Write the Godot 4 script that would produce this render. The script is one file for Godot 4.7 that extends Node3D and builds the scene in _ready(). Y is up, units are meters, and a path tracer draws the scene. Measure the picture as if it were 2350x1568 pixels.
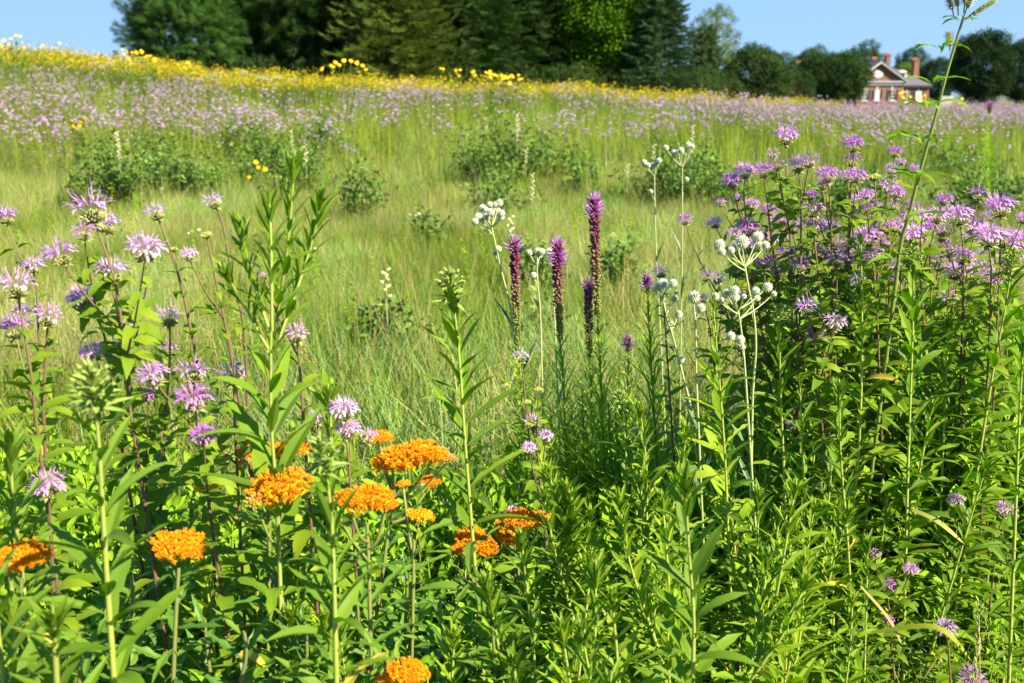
extends Node3D
# A prairie meadow in July: goldenrod, bergamot, blazing star, rattlesnake master and butterfly weed in front,
# a rising field of bergamot and coneflower behind, a dark belt of trees and a brick house on the horizon.
# Places are read from the photograph (2350 x 1568 view) together with a real distance: at(x, y, metres ahead).

const FOCAL := 2277.0
const EYE := Vector3(0, 1.45, 0)
const TILT := -0.2428          # the camera looks 13.9 degrees down
const GOLDEN := 2.39996

var rng := RandomNumberGenerator.new()
var look: Basis
var counts := {}
var mats := {}

# ---------------------------------------------------------------- mesh builder
class Shape:
	var v := PackedVector3Array()
	var c := PackedColorArray()
	var ix := PackedInt32Array()

	func vx(p: Vector3, col: Color) -> int:
		v.append(p)
		c.append(col)
		return v.size() - 1

	func tri(a: int, b: int, d: int) -> void:
		ix.append(a)
		ix.append(b)
		ix.append(d)

	func quad(a: int, b: int, d: int, e: int) -> void:
		tri(a, b, d)
		tri(a, d, e)

	# a leaf: o foot, dir along it, up its upper side; curve bends it down over its length (radians)
	func leaf(o: Vector3, dir: Vector3, up: Vector3, length: float, width: float, curve: float, fold: float, segs: int, col: Color, rib: Color, style := 0, wave := 0.0, twist := 0.0, fine := false) -> void:
		var y := dir.normalized()
		var x := y.cross(up).normalized()
		var z := x.cross(y).normalized()
		var p := o
		var last: Array[int] = []
		var a := curve * 0.25
		for i in segs + 1:
			var t := float(i) / segs
			var w := 0.0
			if style == 0:
				w = maxf(pow(sin(PI * pow(t, 0.78)), 0.85), 0.10 if t < 0.5 else 0.02)
			elif style == 1:
				w = maxf(pow(sin(PI * pow(t, 0.55)), 0.9), 0.08 if t < 0.5 else 0.02)
			elif style == 2:
				w = maxf(1.0 - pow(t, 2.2), 0.04)
			else:
				w = maxf(pow(sin(PI * pow(t, 1.25)), 0.7), 0.12 if t < 0.5 else 0.05)
			w *= width * 0.5
			if wave > 0.0 and i % 2 == 1:
				w *= 1.0 - wave
			var ang := a - curve * t
			var d := y * cos(ang) + z * sin(ang)
			var n := z * cos(ang) - y * sin(ang)
			var xx := x
			if twist != 0.0:
				xx = x * cos(twist * t) + n * sin(twist * t)
				n = n * cos(twist * t) - x * sin(twist * t)
			if i > 0:
				p += d * (length / segs)
			var now: Array[int] = []
			if style == 2 and not fine:
				now = [vx(p - xx * w, col), vx(p + xx * w, col)]
			elif fine:
				var ww := n * (wave * 0.5 * w * sin(t * 11.0))
				now = [vx(p - xx * w + n * (fold * w) + ww, col), vx(p - xx * w * 0.5 + n * (fold * w * 0.62), col), vx(p - xx * minf(w * 0.12, 0.012), rib), vx(p + n * w * 0.03, rib), vx(p + xx * minf(w * 0.12, 0.012), rib), vx(p + xx * w * 0.5 + n * (fold * w * 0.62), col), vx(p + xx * w + n * (fold * w) - ww, col)]
			else:
				now = [vx(p - xx * w + n * (fold * w), col), vx(p, rib), vx(p + xx * w + n * (fold * w), col)]
			if i > 0:
				for k in now.size() - 1:
					quad(last[k], now[k], now[k + 1], last[k + 1])
			last = now

	func tube(pts: PackedVector3Array, r0: float, r1: float, sides: int, c0: Color, c1: Color) -> void:
		var last := -1
		var n := pts.size()
		var ref := Vector3(0.31, 0.12, 0.94)
		for i in n:
			var t := float(i) / (n - 1)
			var d := (pts[mini(i + 1, n - 1)] - pts[maxi(i - 1, 0)]).normalized()
			var x := d.cross(ref).normalized()
			var z := x.cross(d)
			var r := lerpf(r0, r1, t)
			var first := v.size()
			for k in sides:
				var a := TAU * k / sides
				vx(pts[i] + (x * cos(a) + z * sin(a)) * r, c0.lerp(c1, t))
			if last >= 0:
				for k in sides:
					var k2 := (k + 1) % sides
					quad(last + k, last + k2, first + k2, first + k)
			last = first
		var tip := vx(pts[n - 1] + (pts[n - 1] - pts[n - 2]).normalized() * r1 * 0.5, c1)
		for k in sides:
			tri(last + k, last + (k + 1) % sides, tip)

	# an ellipsoid along dir; tip narrows its far end
	func bud(o: Vector3, dir: Vector3, length: float, radius: float, col0: Color, col1: Color, sides := 5, tip := 0.55) -> void:
		var d := dir.normalized()
		var x := d.cross(Vector3(0.27, 0.35, 0.9)).normalized()
		var z := x.cross(d)
		var a0 := vx(o, col0)
		var rings := [[0.22, 0.8], [0.55, 1.0], [0.85, tip]]
		var last := -1
		for r in rings:
			var first := v.size()
			for k in sides:
				var a: float = TAU * k / sides
				vx(o + d * (length * r[0]) + (x * cos(a) + z * sin(a)) * (radius * r[1]), col0.lerp(col1, r[0]))
			for k in sides:
				var k2 := (k + 1) % sides
				if last < 0:
					tri(a0, first + k2, first + k)
				else:
					quad(last + k, last + k2, first + k2, first + k)
			last = first
		var a1 := vx(o + d * length, col1)
		for k in sides:
			tri(last + k, last + (k + 1) % sides, a1)

	func cone(o: Vector3, dir: Vector3, length: float, radius: float, c0: Color, c1: Color, sides := 4) -> void:
		var d := dir.normalized()
		var x := d.cross(Vector3(0.27, 0.35, 0.9)).normalized()
		var z := x.cross(d)
		var first := v.size()
		for k in sides:
			var a := TAU * k / sides
			vx(o + (x * cos(a) + z * sin(a)) * radius, c0)
		var tip := vx(o + d * length, c1)
		for k in sides:
			tri(first + k, first + (k + 1) % sides, tip)

	# a thin curved band through pts with half widths ws
	func band(pts: PackedVector3Array, ws: PackedFloat32Array, up: Vector3, c0: Color, c1: Color) -> void:
		var last := -1
		var n := pts.size()
		for i in n:
			var d := (pts[mini(i + 1, n - 1)] - pts[maxi(i - 1, 0)]).normalized()
			var x := d.cross(up).normalized()
			var col := c0.lerp(c1, float(i) / (n - 1))
			var first := vx(pts[i] - x * ws[i], col)
			vx(pts[i] + x * ws[i], col)
			if last >= 0:
				quad(last, first, first + 1, last + 1)
			last = first

	func box(lo: Vector3, hi: Vector3, col := Color.WHITE) -> void:
		for ax in 3:
			var bx := (ax + 1) % 3
			var cx := (ax + 2) % 3
			for s in 2:
				var q: Array[int] = []
				for k in 4:
					var p := Vector3()
					p[ax] = hi[ax] if s == 1 else lo[ax]
					p[bx] = hi[bx] if k == 1 or k == 2 else lo[bx]
					p[cx] = hi[cx] if k >= 2 else lo[cx]
					q.append(vx(p, col))
				if s == 1:
					quad(q[0], q[3], q[2], q[1])
				else:
					quad(q[0], q[1], q[2], q[3])

	# a prism: the outline in the xy plane (anticlockwise) between z0 and z1
	func prism(outline: PackedVector2Array, z0: float, z1: float, col := Color.WHITE) -> void:
		var n := outline.size()
		for s in 2:
			var z := z1 if s == 1 else z0
			var first := v.size()
			for p in outline:
				vx(Vector3(p.x, p.y, z), col)
			var t := Geometry2D.triangulate_polygon(outline)
			for k in range(0, t.size(), 3):
				var a := outline[t[k]]
				var b := outline[t[k + 1]]
				var e := outline[t[k + 2]]
				var ccw := (b - a).cross(e - a) > 0.0
				if ccw != (s == 1):
					tri(first + t[k], first + t[k + 1], first + t[k + 2])
				else:
					tri(first + t[k], first + t[k + 2], first + t[k + 1])
		for k in n:
			var a := outline[k]
			var b := outline[(k + 1) % n]
			quad(vx(Vector3(a.x, a.y, z0), col), vx(Vector3(a.x, a.y, z1), col), vx(Vector3(b.x, b.y, z1), col), vx(Vector3(b.x, b.y, z0), col))

	func mesh() -> ArrayMesh:
		var n := PackedVector3Array()
		n.resize(v.size())
		for k in range(0, ix.size(), 3):
			var a := ix[k]
			var b := ix[k + 1]
			var e := ix[k + 2]
			var f := (v[e] - v[a]).cross(v[b] - v[a])
			n[a] += f
			n[b] += f
			n[e] += f
		for k in n.size():
			n[k] = n[k].normalized() if n[k].length_squared() > 1e-20 else Vector3.UP
		var arrays := []
		arrays.resize(Mesh.ARRAY_MAX)
		arrays[Mesh.ARRAY_VERTEX] = v
		arrays[Mesh.ARRAY_NORMAL] = n
		arrays[Mesh.ARRAY_COLOR] = c
		arrays[Mesh.ARRAY_INDEX] = ix
		var m := ArrayMesh.new()
		m.add_surface_from_arrays(Mesh.PRIMITIVE_TRIANGLES, arrays)
		return m

# ---------------------------------------------------------------- helpers
func rf(a: float, b: float) -> float:
	return rng.randf_range(a, b)

func lin(r: float, g: float, b: float) -> Color:
	return Color(r, g, b)

func vary(c: Color, amount: float) -> Color:
	var k := 1.0 + rf(-amount, amount)
	return Color(c.r * k * (1.0 + rf(-amount, amount) * 0.5), c.g * k, c.b * k * (1.0 + rf(-amount, amount) * 0.5))

# the point at the photo's pixel (x, y) that lies ahead metres in front of the camera (measured level)
func at(x: float, y: float, ahead: float) -> Vector3:
	var d := look * Vector3((x - 1175.0) / FOCAL, -(y - 784.0) / FOCAL, -1.0)
	return EYE + d * (ahead / -d.z)

func px(size: float, ahead: float) -> float:
	return size * ahead / FOCAL

func rise(x: float) -> float:
	var xs := [-200.0, -60.0, -36.0, -20.0, -14.0, -10.0, 0.0, 6.0, 12.0, 40.0, 300.0]
	var hs := [3.8, 3.4, 3.0, 2.22, 1.62, 1.10, 0.80, 0.50, 0.08, -0.1, -0.2]
	for i in xs.size() - 1:
		if x < xs[i + 1]:
			var t := clampf((x - xs[i]) / (xs[i + 1] - xs[i]), 0.0, 1.0)
			return lerpf(hs[i], hs[i + 1], t * t * (3.0 - 2.0 * t) * 0.5 + t * 0.5)
	return -0.2

func ground(x: float, z: float) -> float:
	var d := -z
	var h := rise(x) * smoothstep(9.0, 38.0, d)
	if d > 50.0:
		h *= lerpf(1.0, 0.5, smoothstep(50.0, 130.0, d))
	return h + 0.03 * sin(x * 0.9 + 1.0) * sin(z * 0.7) * smoothstep(2.0, 6.0, d)

func numbered(called: String) -> String:
	var n: int = counts.get(called, 0)
	counts[called] = n + 1
	return called if n == 0 else "%s_%03d" % [called, n]

func tag(o: Node, label: String, category: String, group := "") -> void:
	o.set_meta("label", label)
	o.set_meta("category", category)
	if group:
		o.set_meta("group", group)

func thing(called: String, label: String, category: String, where: Vector3, group := "") -> Node3D:
	var o := Node3D.new()
	o.name = numbered(called)
	add_child(o)
	o.position = where
	tag(o, label, category, group)
	return o

func put(called: String, mesh: Mesh, mat: Material, parent: Node3D, xf := Transform3D()) -> MeshInstance3D:
	var o := MeshInstance3D.new()
	o.name = called
	o.mesh = mesh
	o.material_override = mat
	o.transform = xf
	parent.add_child(o, true)
	return o

func single(called: String, mesh: Mesh, mat: Material, where: Transform3D, label: String, category: String, group := "") -> MeshInstance3D:
	var o := MeshInstance3D.new()
	o.name = numbered(called)
	o.mesh = mesh
	o.material_override = mat
	o.transform = where
	add_child(o)
	tag(o, label, category, group)
	return o

func structure(called: String, mesh: Mesh, mat: Material) -> MeshInstance3D:
	var o := MeshInstance3D.new()
	o.name = numbered(called)
	o.mesh = mesh
	o.material_override = mat
	add_child(o)
	o.set_meta("kind", "structure")
	return o

func many(called: String, mesh: Mesh, mat: Material, places: Array[Transform3D], tints: PackedColorArray, parent: Node = null) -> MultiMeshInstance3D:
	var mm := MultiMesh.new()
	mm.transform_format = MultiMesh.TRANSFORM_3D
	mm.use_colors = true
	mm.mesh = mesh
	mm.instance_count = places.size()
	for i in places.size():
		mm.set_instance_transform(i, places[i])
		mm.set_instance_color(i, tints[i])
	var o := MultiMeshInstance3D.new()
	o.multimesh = mm
	o.material_override = mat
	o.set_meta("kind", "stuff")
	if parent:
		o.name = called
		parent.add_child(o, true)
	else:
		o.name = numbered(called)
		add_child(o)
	return o

func stuff(called: String, label: String, category: String, mesh: Mesh, mat: Material, places: Array[Transform3D], tints: PackedColorArray) -> void:
	tag(many(called, mesh, mat, places, tints), label, category)

func paint(called: String, tint := Color.WHITE, rough := 0.55, through := Color.BLACK, shine := 0.4) -> StandardMaterial3D:
	var m := StandardMaterial3D.new()
	m.resource_name = called
	m.albedo_color = tint.linear_to_srgb()
	m.vertex_color_use_as_albedo = true
	m.roughness = rough
	m.metallic_specular = shine
	if through != Color.BLACK:
		m.backlight_enabled = true
		m.backlight = through
	mats[called] = m
	return m

func aim(o: Vector3, dir: Vector3, up: Vector3, sy: float, sx := 1.0) -> Transform3D:
	var y := dir.normalized()
	var x := y.cross(up).normalized()
	var z := x.cross(y)
	return Transform3D(Basis(x * sy * sx, y * sy, z * sy), o)

func upright(o: Vector3, turn: float, size: float, lean := 0.0, way := 0.0) -> Transform3D:
	var b := Basis(Vector3(cos(way), 0, sin(way)), lean) * Basis(Vector3.UP, turn)
	return Transform3D(b.scaled(Vector3.ONE * size), o)

func smooth(pts: PackedVector3Array, steps: int) -> PackedVector3Array:
	var out := PackedVector3Array()
	var n := pts.size()
	for i in n - 1:
		var a := pts[maxi(i - 1, 0)]
		var b := pts[i]
		var e := pts[i + 1]
		var f := pts[mini(i + 2, n - 1)]
		for k in steps:
			out.append(b.cubic_interpolate(e, a, f, float(k) / steps))
	out.append(pts[n - 1])
	return out

# pixel pairs from the top down -> a stem in the vertical plane that far ahead, carried on to the ground
func stem_path(pix: Array, ahead: float) -> PackedVector3Array:
	var w := PackedVector3Array()
	for i in range(0, pix.size(), 2):
		w.append(at(pix[i], pix[i + 1], ahead + (i / 2) * 0.012))
	var n := w.size()
	var d := (w[n - 1] - w[n - 2]).normalized()
	if d.y > -0.75:
		d = Vector3(d.x * 0.6, -1.0, d.z).normalized()
	var g := ground(w[n - 1].x, w[n - 1].z) - 0.02
	if w[n - 1].y - g > 0.03:
		var foot := w[n - 1] + d * ((w[n - 1].y - g) / -d.y)
		if foot.distance_to(w[n - 1]) > 0.3:
			w.append(w[n - 1].lerp(foot, 0.5))
		w.append(foot)
	return smooth(w, 5)

func path_length(p: PackedVector3Array) -> float:
	var s := 0.0
	for i in p.size() - 1:
		s += p[i].distance_to(p[i + 1])
	return s

# [point, direction towards the start] at s metres from the start
func along(p: PackedVector3Array, s: float) -> Array:
	for i in p.size() - 1:
		var l := p[i].distance_to(p[i + 1])
		if s <= l or i == p.size() - 2:
			return [p[i].lerp(p[i + 1], clampf(s / maxf(l, 1e-6), 0.0, 1.0)), (p[i] - p[i + 1]).normalized()]
		s -= l
	return [p[0], Vector3.UP]

func moved(p: PackedVector3Array, by: Vector3) -> PackedVector3Array:
	var out := PackedVector3Array()
	for q in p:
		out.append(q + by)
	return out

func any_side(d: Vector3) -> Vector3:
	return d.cross(Vector3(0.3, 0.2, 0.93)).normalized()

func fib(i: int, n: int) -> Vector3:
	var y := 1.0 - 2.0 * (i + 0.5) / n
	var r := sqrt(1.0 - y * y)
	return Vector3(cos(GOLDEN * i) * r, y, sin(GOLDEN * i) * r)

func pick(list: Array) -> Variant:
	return list[rng.randi() % list.size()]

# ---------------------------------------------------------------- plant pieces, each mesh made once and shared
var golden_leaf := []          # [gently bent, arched, drooping] lists
var mint_leaf := []
var weed_leaf := []
var bud_head := []
var flower := []
var calyx := []
var young_head := []
var umbel_top := []
var umbel_skirt := []
var umbel_bud := []
var ball := []

func make_leaves() -> void:
	var w := Color(1, 1, 1)
	var rib := Color(1.35, 1.25, 1.5)
	for bend in 3:
		var set_ := []
		for k in 5:
			var s := Shape.new()
			var curve: float = [0.25, 0.75, 1.35][bend] + rf(-0.15, 0.2)
			s.leaf(Vector3.ZERO, Vector3.UP, Vector3.BACK, 1.0, rf(0.15, 0.225), curve + rf(-0.2, 0.25), rf(0.10, 0.45), 8, w, rib, 0, rf(0.0, 0.8), rf(-0.9, 0.9), true)
			set_.append(s.mesh())
		golden_leaf.append(set_)
		set_ = []
		for k in 3:
			var s := Shape.new()
			var curve: float = [0.5, 1.2, 1.9][bend] + rf(-0.2, 0.2)
			s.leaf(Vector3.ZERO, Vector3.UP, Vector3.BACK, 1.0, rf(0.34, 0.42), curve, rf(0.12, 0.4), 10, w, rib, 1, 0.12, rf(-0.4, 0.4))
			set_.append(s.mesh())
		mint_leaf.append(set_)
		set_ = []
		for k in 3:
			var s := Shape.new()
			var curve: float = [0.3, 0.9, 1.5][bend] + rf(-0.15, 0.2)
			s.leaf(Vector3.ZERO, Vector3.UP, Vector3.BACK, 1.0, rf(0.17, 0.22), curve, rf(0.2, 0.45), 8, w, Color(1.9, 1.6, 2.2), 0, 0.4, rf(-0.4, 0.4), true)
			set_.append(s.mesh())
		weed_leaf.append(set_)

# a terminal bud of a goldenrod: small bracts round a knob of green buds, one metre wide
func make_bud_heads() -> void:
	for k in 3:
		var s := Shape.new()
		var g := Color(0.17, 0.27, 0.035)
		var pale := Color(0.28, 0.38, 0.08)
		for i in 58:
			var t := i / 58.0
			var az := GOLDEN * i
			var out := Vector3(cos(az), 0, sin(az))
			var o := Vector3(0, -0.70 + t * 1.0, 0) + out * 0.03
			var open := lerpf(1.35, 0.30, pow(t, 1.1)) + rf(-0.3, 0.3)
			var dir := out * sin(open) + Vector3.UP * cos(open)
			s.leaf(o, dir, Vector3.UP * sin(open) - out * cos(open), lerpf(0.72, 0.34, t) * rf(0.6, 1.25), lerpf(0.17, 0.13, t), rf(-0.5, 1.1), 0.4, 4, vary(g.lerp(pale, t * 0.6), 0.25), pale, 1, 0.0, rf(-0.6, 0.6))
		for i in 15:
			var f := fib(i, 18)
			var tip := Vector3(f.x * 0.34, 0.02 + f.y * 0.36, f.z * 0.34)
			var foot := Vector3(0, tip.y - 0.25, 0)
			s.tube(PackedVector3Array([foot, tip]), 0.018, 0.012, 3, g, pale)
			for j in 5:
				var d := (f + Vector3.UP * 0.8 + Vector3(rf(-1, 1), rf(-0.5, 1), rf(-1, 1)) * 0.7).normalized()
				s.bud(tip + d * 0.02, d, rf(0.10, 0.15), 0.034, vary(g, 0.2), vary(pale, 0.25), 4)
			s.leaf(tip - f * 0.05, f + Vector3.UP * 0.4, Vector3.UP - f * 0.4, 0.26, 0.09, rf(-0.4, 0.9), 0.4, 4, vary(g, 0.2), pale, 1)
		bud_head.append(s.mesh())

# a bergamot head one metre across, its foot (top of the stem) at the origin
func make_flowers() -> void:
	for k in 6:
		var s := Shape.new()
		var base := Color(1, 1, 1)
		var n: int = [46, 52, 24, 56, 36, 17][k]
		for i in n:
			var az := GOLDEN * i + rf(-0.25, 0.25)
			var ring := sqrt((i + 0.5) / n)
			var out := Vector3(cos(az), 0, sin(az))
			var side := Vector3(-sin(az), 0, cos(az))
			var o := Vector3(0, 0.30 + 0.10 * (1.0 - ring * ring), 0) + out * (0.05 + 0.15 * ring)
			var rise_ := lerpf(1.35, 0.40, ring) + rf(-0.25, 0.2)
			var d := (out * cos(rise_) + Vector3.UP * sin(rise_)).normalized()
			var l := rf(0.14, 0.24)
			var fork := o + d * l
			var col := vary(base, 0.16)
			var dark := Color(col.r * 0.80, col.g * 0.62, col.b * 0.86)
			s.band(PackedVector3Array([o, o + d * l * 0.55, fork]), PackedFloat32Array([0.007, 0.010, 0.016]), side.cross(d), dark, col)
			s.band(PackedVector3Array([o, o + d * l * 0.55, fork]), PackedFloat32Array([0.007, 0.010, 0.016]), side, dark, col)
			# upper lip: narrow and arched
			var u := (d + Vector3.UP * rf(0.25, 0.8) + side * rf(-0.3, 0.3)).normalized()
			var ul := rf(0.10, 0.21)
			s.band(PackedVector3Array([fork, fork + u * ul * 0.5, fork + u * ul + out * ul * 0.25]), PackedFloat32Array([0.015, 0.012, 0.005]), side.cross(u), col, col)
			# lower lip: broad, spreading, curled down
			var low := (out * 1.0 + Vector3.UP * (0.25 - 0.25 * ring) + side * rf(-0.45, 0.45)).normalized()
			var ll := rf(0.12, 0.22)
			var e := fork + low * ll * 0.45
			var f2 := fork + low * ll * 0.88 + Vector3.DOWN * ll * 0.16
			var h := fork + low * ll * 1.02 + Vector3.DOWN * ll * 0.45
			s.band(PackedVector3Array([fork, e, f2, h]), PackedFloat32Array([0.016, 0.030, 0.030, 0.010]), Vector3.UP, col, Color(col.r * 1.1, col.g * 1.2, col.b * 1.08))
			if i % 2 == 0:
				var q := fork + u * ul * 0.9
				s.band(PackedVector3Array([q, q + (u + Vector3.UP * 0.3) * 0.10]), PackedFloat32Array([0.006, 0.004]), side.cross(u), col, Color(col.r, col.g * 0.9, col.b * 0.9))
		flower.append(s.mesh())
	for k in 2:
		var s := Shape.new()
		var g := Color(0.17, 0.21, 0.05)
		var pale := Color(0.36, 0.36, 0.14)
		for i in 44:
			var az := GOLDEN * i
			var t := sqrt((i + 0.5) / 44.0)
			var out := Vector3(cos(az), 0, sin(az))
			s.bud(out * 0.05 * t + Vector3(0, 0.03, 0), out * t * 1.15 + Vector3.UP * (1.15 - 0.75 * t), rf(0.24, 0.30), 0.026, g, vary(pale, 0.2), 4, 0.8)
		for i in 8:
			var az := TAU * i / 8 + rf(-0.2, 0.2)
			var out := Vector3(cos(az), 0, sin(az))
			s.leaf(Vector3(0, 0.02, 0), out + Vector3.UP * rf(-0.2, 0.5), Vector3.UP, rf(0.24, 0.38), 0.16, rf(-0.5, 0.9), 0.3, 4, vary(Color(0.22, 0.27, 0.08), 0.15), Color(0.3, 0.32, 0.13), 1)
		calyx.append(s.mesh())
	# a head still in bud or just opening
	for k in 2:
		var s := Shape.new()
		var pale := Color(0.33, 0.36, 0.10)
		for i in 40:
			var az := GOLDEN * i
			var t := sqrt((i + 0.5) / 40.0)
			var out := Vector3(cos(az), 0, sin(az))
			s.bud(out * 0.12 * t, out * t * 0.9 + Vector3.UP * (1.2 - 0.5 * t), rf(0.5, 0.65), 0.07, Color(0.2, 0.25, 0.05), vary(pale, 0.2), 4, 0.8)
		for i in 8:
			var az := TAU * i / 8 + rf(-0.2, 0.2)
			var out := Vector3(cos(az), 0, sin(az))
			s.leaf(Vector3.ZERO, out + Vector3.UP * rf(0.1, 0.9), Vector3.UP, rf(0.5, 0.75), 0.3, rf(-0.6, 0.6), 0.3, 4, vary(Color(0.2, 0.27, 0.06), 0.15), pale, 1)
		young_head.append(s.mesh())

# butterfly weed: a flat dome of small flowers one metre across
func make_umbels() -> void:
	for k in 3:
		var up := Shape.new()
		var down := Shape.new()
		var n: int = [88, 78, 96][k]
		for i in n:
			var r := sqrt((i + 0.5) / n)
			var az := GOLDEN * i + rf(-0.1, 0.1)
			var out := Vector3(cos(az), 0, sin(az))
			var o := out * (r * 0.46) * rf(0.88, 1.12) + Vector3.UP * (0.13 - 0.11 * r * r + rf(-0.035, 0.035) + 0.03 * sin(az * 3.0 + k) * r)
			var n_ := (out * r * 0.85 + Vector3.UP * (1.15 - 0.4 * r)).normalized()
			var hot := vary(Color(0.80, 0.17, 0.003).lerp(Color(0.86, 0.29, 0.005), rng.randf()), 0.10)
			var warm := vary(Color(0.84, 0.30, 0.006).lerp(Color(0.88, 0.44, 0.012), rng.randf()), 0.08)
			var x := any_side(n_)
			var z := x.cross(n_)
			for j in 5:
				var a := TAU * j / 5.0 + i
				var q := x * cos(a) + z * sin(a)
				up.bud(o + q * 0.010, n_ + q * 0.28, rf(0.075, 0.105), 0.0108, hot, warm, 4, 0.7)
				var a2 := a + 0.63
				var q2 := x * cos(a2) + z * sin(a2)
				down.band(PackedVector3Array([o, o + q2 * 0.040 - n_ * 0.010, o + q2 * 0.056 - n_ * 0.115]), PackedFloat32Array([0.007, 0.016, 0.005]), n_ + q2, warm, Color(warm.r, warm.g * 1.15, warm.b))
			up.bud(o, n_, 0.055, 0.012, warm, warm, 4)
		for i in 26:
			var az := GOLDEN * i
			var r := 0.40 * sqrt((i + 0.5) / 26.0)
			down.tube(PackedVector3Array([Vector3(0, -0.16, 0), Vector3(cos(az) * r * 0.55, -0.06, sin(az) * r * 0.55), Vector3(cos(az) * r, 0.14 - r * 0.5, sin(az) * r)]), 0.008, 0.006, 3, Color(0.2, 0.24, 0.06), Color(0.3, 0.28, 0.06))
		umbel_top.append(up.mesh())
		umbel_skirt.append(down.mesh())
	for k in 2:
		var s := Shape.new()
		for i in 34:
			var r := sqrt((i + 0.5) / 34.0)
			var out := Vector3(cos(GOLDEN * i), 0, sin(GOLDEN * i))
			var ripe := clampf(1.25 - r * 1.3 + rf(-0.2, 0.2), 0.0, 1.0)
			var col := Color(0.20, 0.30, 0.04).lerp(Color(0.75, 0.33, 0.12), ripe)
			s.bud(out * r * 0.38 + Vector3.UP * (0.16 - 0.2 * r * r), out * r * 0.8 + Vector3.UP, rf(0.19, 0.25), 0.072, vary(col, 0.1), vary(col, 0.1), 6, 0.6)
		umbel_bud.append(s.mesh())

# a prickly ball, one metre across
func make_balls() -> void:
	for k in 2:
		var s := Shape.new()
		var core := Color(0.20, 0.27, 0.11)
		s.bud(Vector3(0, -0.31, 0), Vector3.UP, 0.62, 0.31, core, core, 10, 0.62)
		for i in 78:
			var f := fib(i, 78)
			s.cone(f * 0.28, f + Vector3(rf(-1, 1), rf(-1, 1), rf(-1, 1)) * 0.12, rf(0.21, 0.30), 0.062, Color(0.36, 0.43, 0.22), vary(Color(0.88, 0.88, 0.76), 0.08), 4)
		ball.append(s.mesh())

# ---------------------------------------------------------------- goldenrod
func leaves_on(o: Node3D, path: PackedVector3Array, from: float, upto: float, gap: float, size: float, kinds: Array, greens: Array, start_open := 0.42, end_open := 1.25, small := 0.4) -> void:
	var total := path_length(path)
	var s := from
	var az := rf(0, TAU)
	var ahead_near := size > 0.09
	while s < minf(upto, total):
		var pt := along(path, s)
		var t := s / maxf(total, 0.5)
		var up: Vector3 = pt[1]
		var x := any_side(up)
		az += 2.4 + rf(-0.35, 0.35)
		var out := x * cos(az) + up.cross(x) * sin(az)
		var grown := clampf(small + (1.0 - small) * s / 0.22, small, 1.0)
		var open := lerpf(start_open, end_open, clampf(s / 0.42, 0.0, 1.0)) + rf(-0.22, 0.22)
		var dir := up * cos(open) + out * sin(open)
		var bend := 0 if s < 0.10 else (rng.randi() % 2 if s < 0.30 else rng.randi() % 3)
		var l := size * grown * rf(0.78, 1.14)
		put("leaf", pick(kinds[bend]), pick(greens) if rng.randf() > 0.02 or s < 0.25 or ahead_near else mats.yellowed, o, aim(pt[0] + out * 0.002, dir, up * sin(open) - out * cos(open) + x * rf(-0.35, 0.35), l, rf(0.85, 1.15)))
		s += gap * lerpf(0.45, 1.0, grown) * rf(0.75, 1.25)

func tip_leaves(o: Node3D, top: Vector3, up: Vector3, size: float, greens: Array, n := 9) -> void:
	var x := any_side(up)
	for i in n:
		var t := float(i) / n
		var az := GOLDEN * i + rf(-0.2, 0.2)
		var out := x * cos(az) + up.cross(x) * sin(az)
		var open := lerpf(0.10, 0.50, t) + rf(-0.05, 0.08)
		put("leaf", pick(golden_leaf[0]), pick(greens), o, aim(top - up * (t * size * 0.45 + size * 0.5), up * cos(open) + out * sin(open), up * sin(open) - out * cos(open), size * lerpf(0.55, 1.0, t) * rf(0.85, 1.1)))

# top: "tip" a pointed shoot, "knob" a round bud head, "spike" a slender column of small leaves
func goldenrod(label: String, ahead: float, top: String, size: float, pix: Array, greens: Array, branches := [], group := "") -> Node3D:
	var path := stem_path(pix, ahead)
	var foot := path[path.size() - 1]
	var o := thing("goldenrod_plant", label, "plant", foot, group)
	path = moved(path, -foot)
	var total := path_length(path)
	var up: Vector3 = along(path, 0.01)[1]
	var s := Shape.new()
	var thick := clampf(0.0026 + 0.0016 * total, 0.0028, 0.0046)
	s.tube(path, 0.0013, thick, 6, Color(0.27, 0.36, 0.06), Color(0.30, 0.33, 0.07))
	for b in branches:
		var bp := PackedVector3Array()
		for i in range(0, b.size(), 2):
			bp.append(at(b[i], b[i + 1], ahead + rf(-0.05, 0.05)) - foot)
		bp = smooth(bp, 5)
		s.tube(bp, 0.0012, 0.0022, 5, Color(0.27, 0.36, 0.06), Color(0.28, 0.34, 0.06))
		var bl := path_length(bp)
		leaves_on(o, bp, 0.025, bl - 0.01, 0.0085, size * 0.50, golden_leaf, greens, 0.42, 0.95, 0.6)
		tip_leaves(o, bp[0], (bp[0] - bp[1]).normalized(), size * 0.40, greens, 9)
	put("stem", s.mesh(), mats.stem, o)
	var from := 0.02
	if top == "knob":
		put("flower_bud", pick(bud_head), mats.bud, o, aim(path[0], up, Vector3.RIGHT, size * 0.42))
		from = size * 0.35
	elif top == "none":
		from = 0.03
	elif top == "spike":
		tip_leaves(o, path[0] + up * 0.01, up, size * 0.34, greens, 8)
		leaves_on(o, path, 0.0, size * 1.6, size * 0.075, size * 0.30, golden_leaf, greens, 0.35, 0.8, 0.8)
		from = size * 1.2
	else:
		tip_leaves(o, path[0], up, size * 0.55, greens, 12)
	leaves_on(o, path, from, total * 0.93, clampf(size * 0.125, 0.0085, 0.013), size, golden_leaf, greens, 0.42, 1.22, 0.42)
	return o

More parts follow.
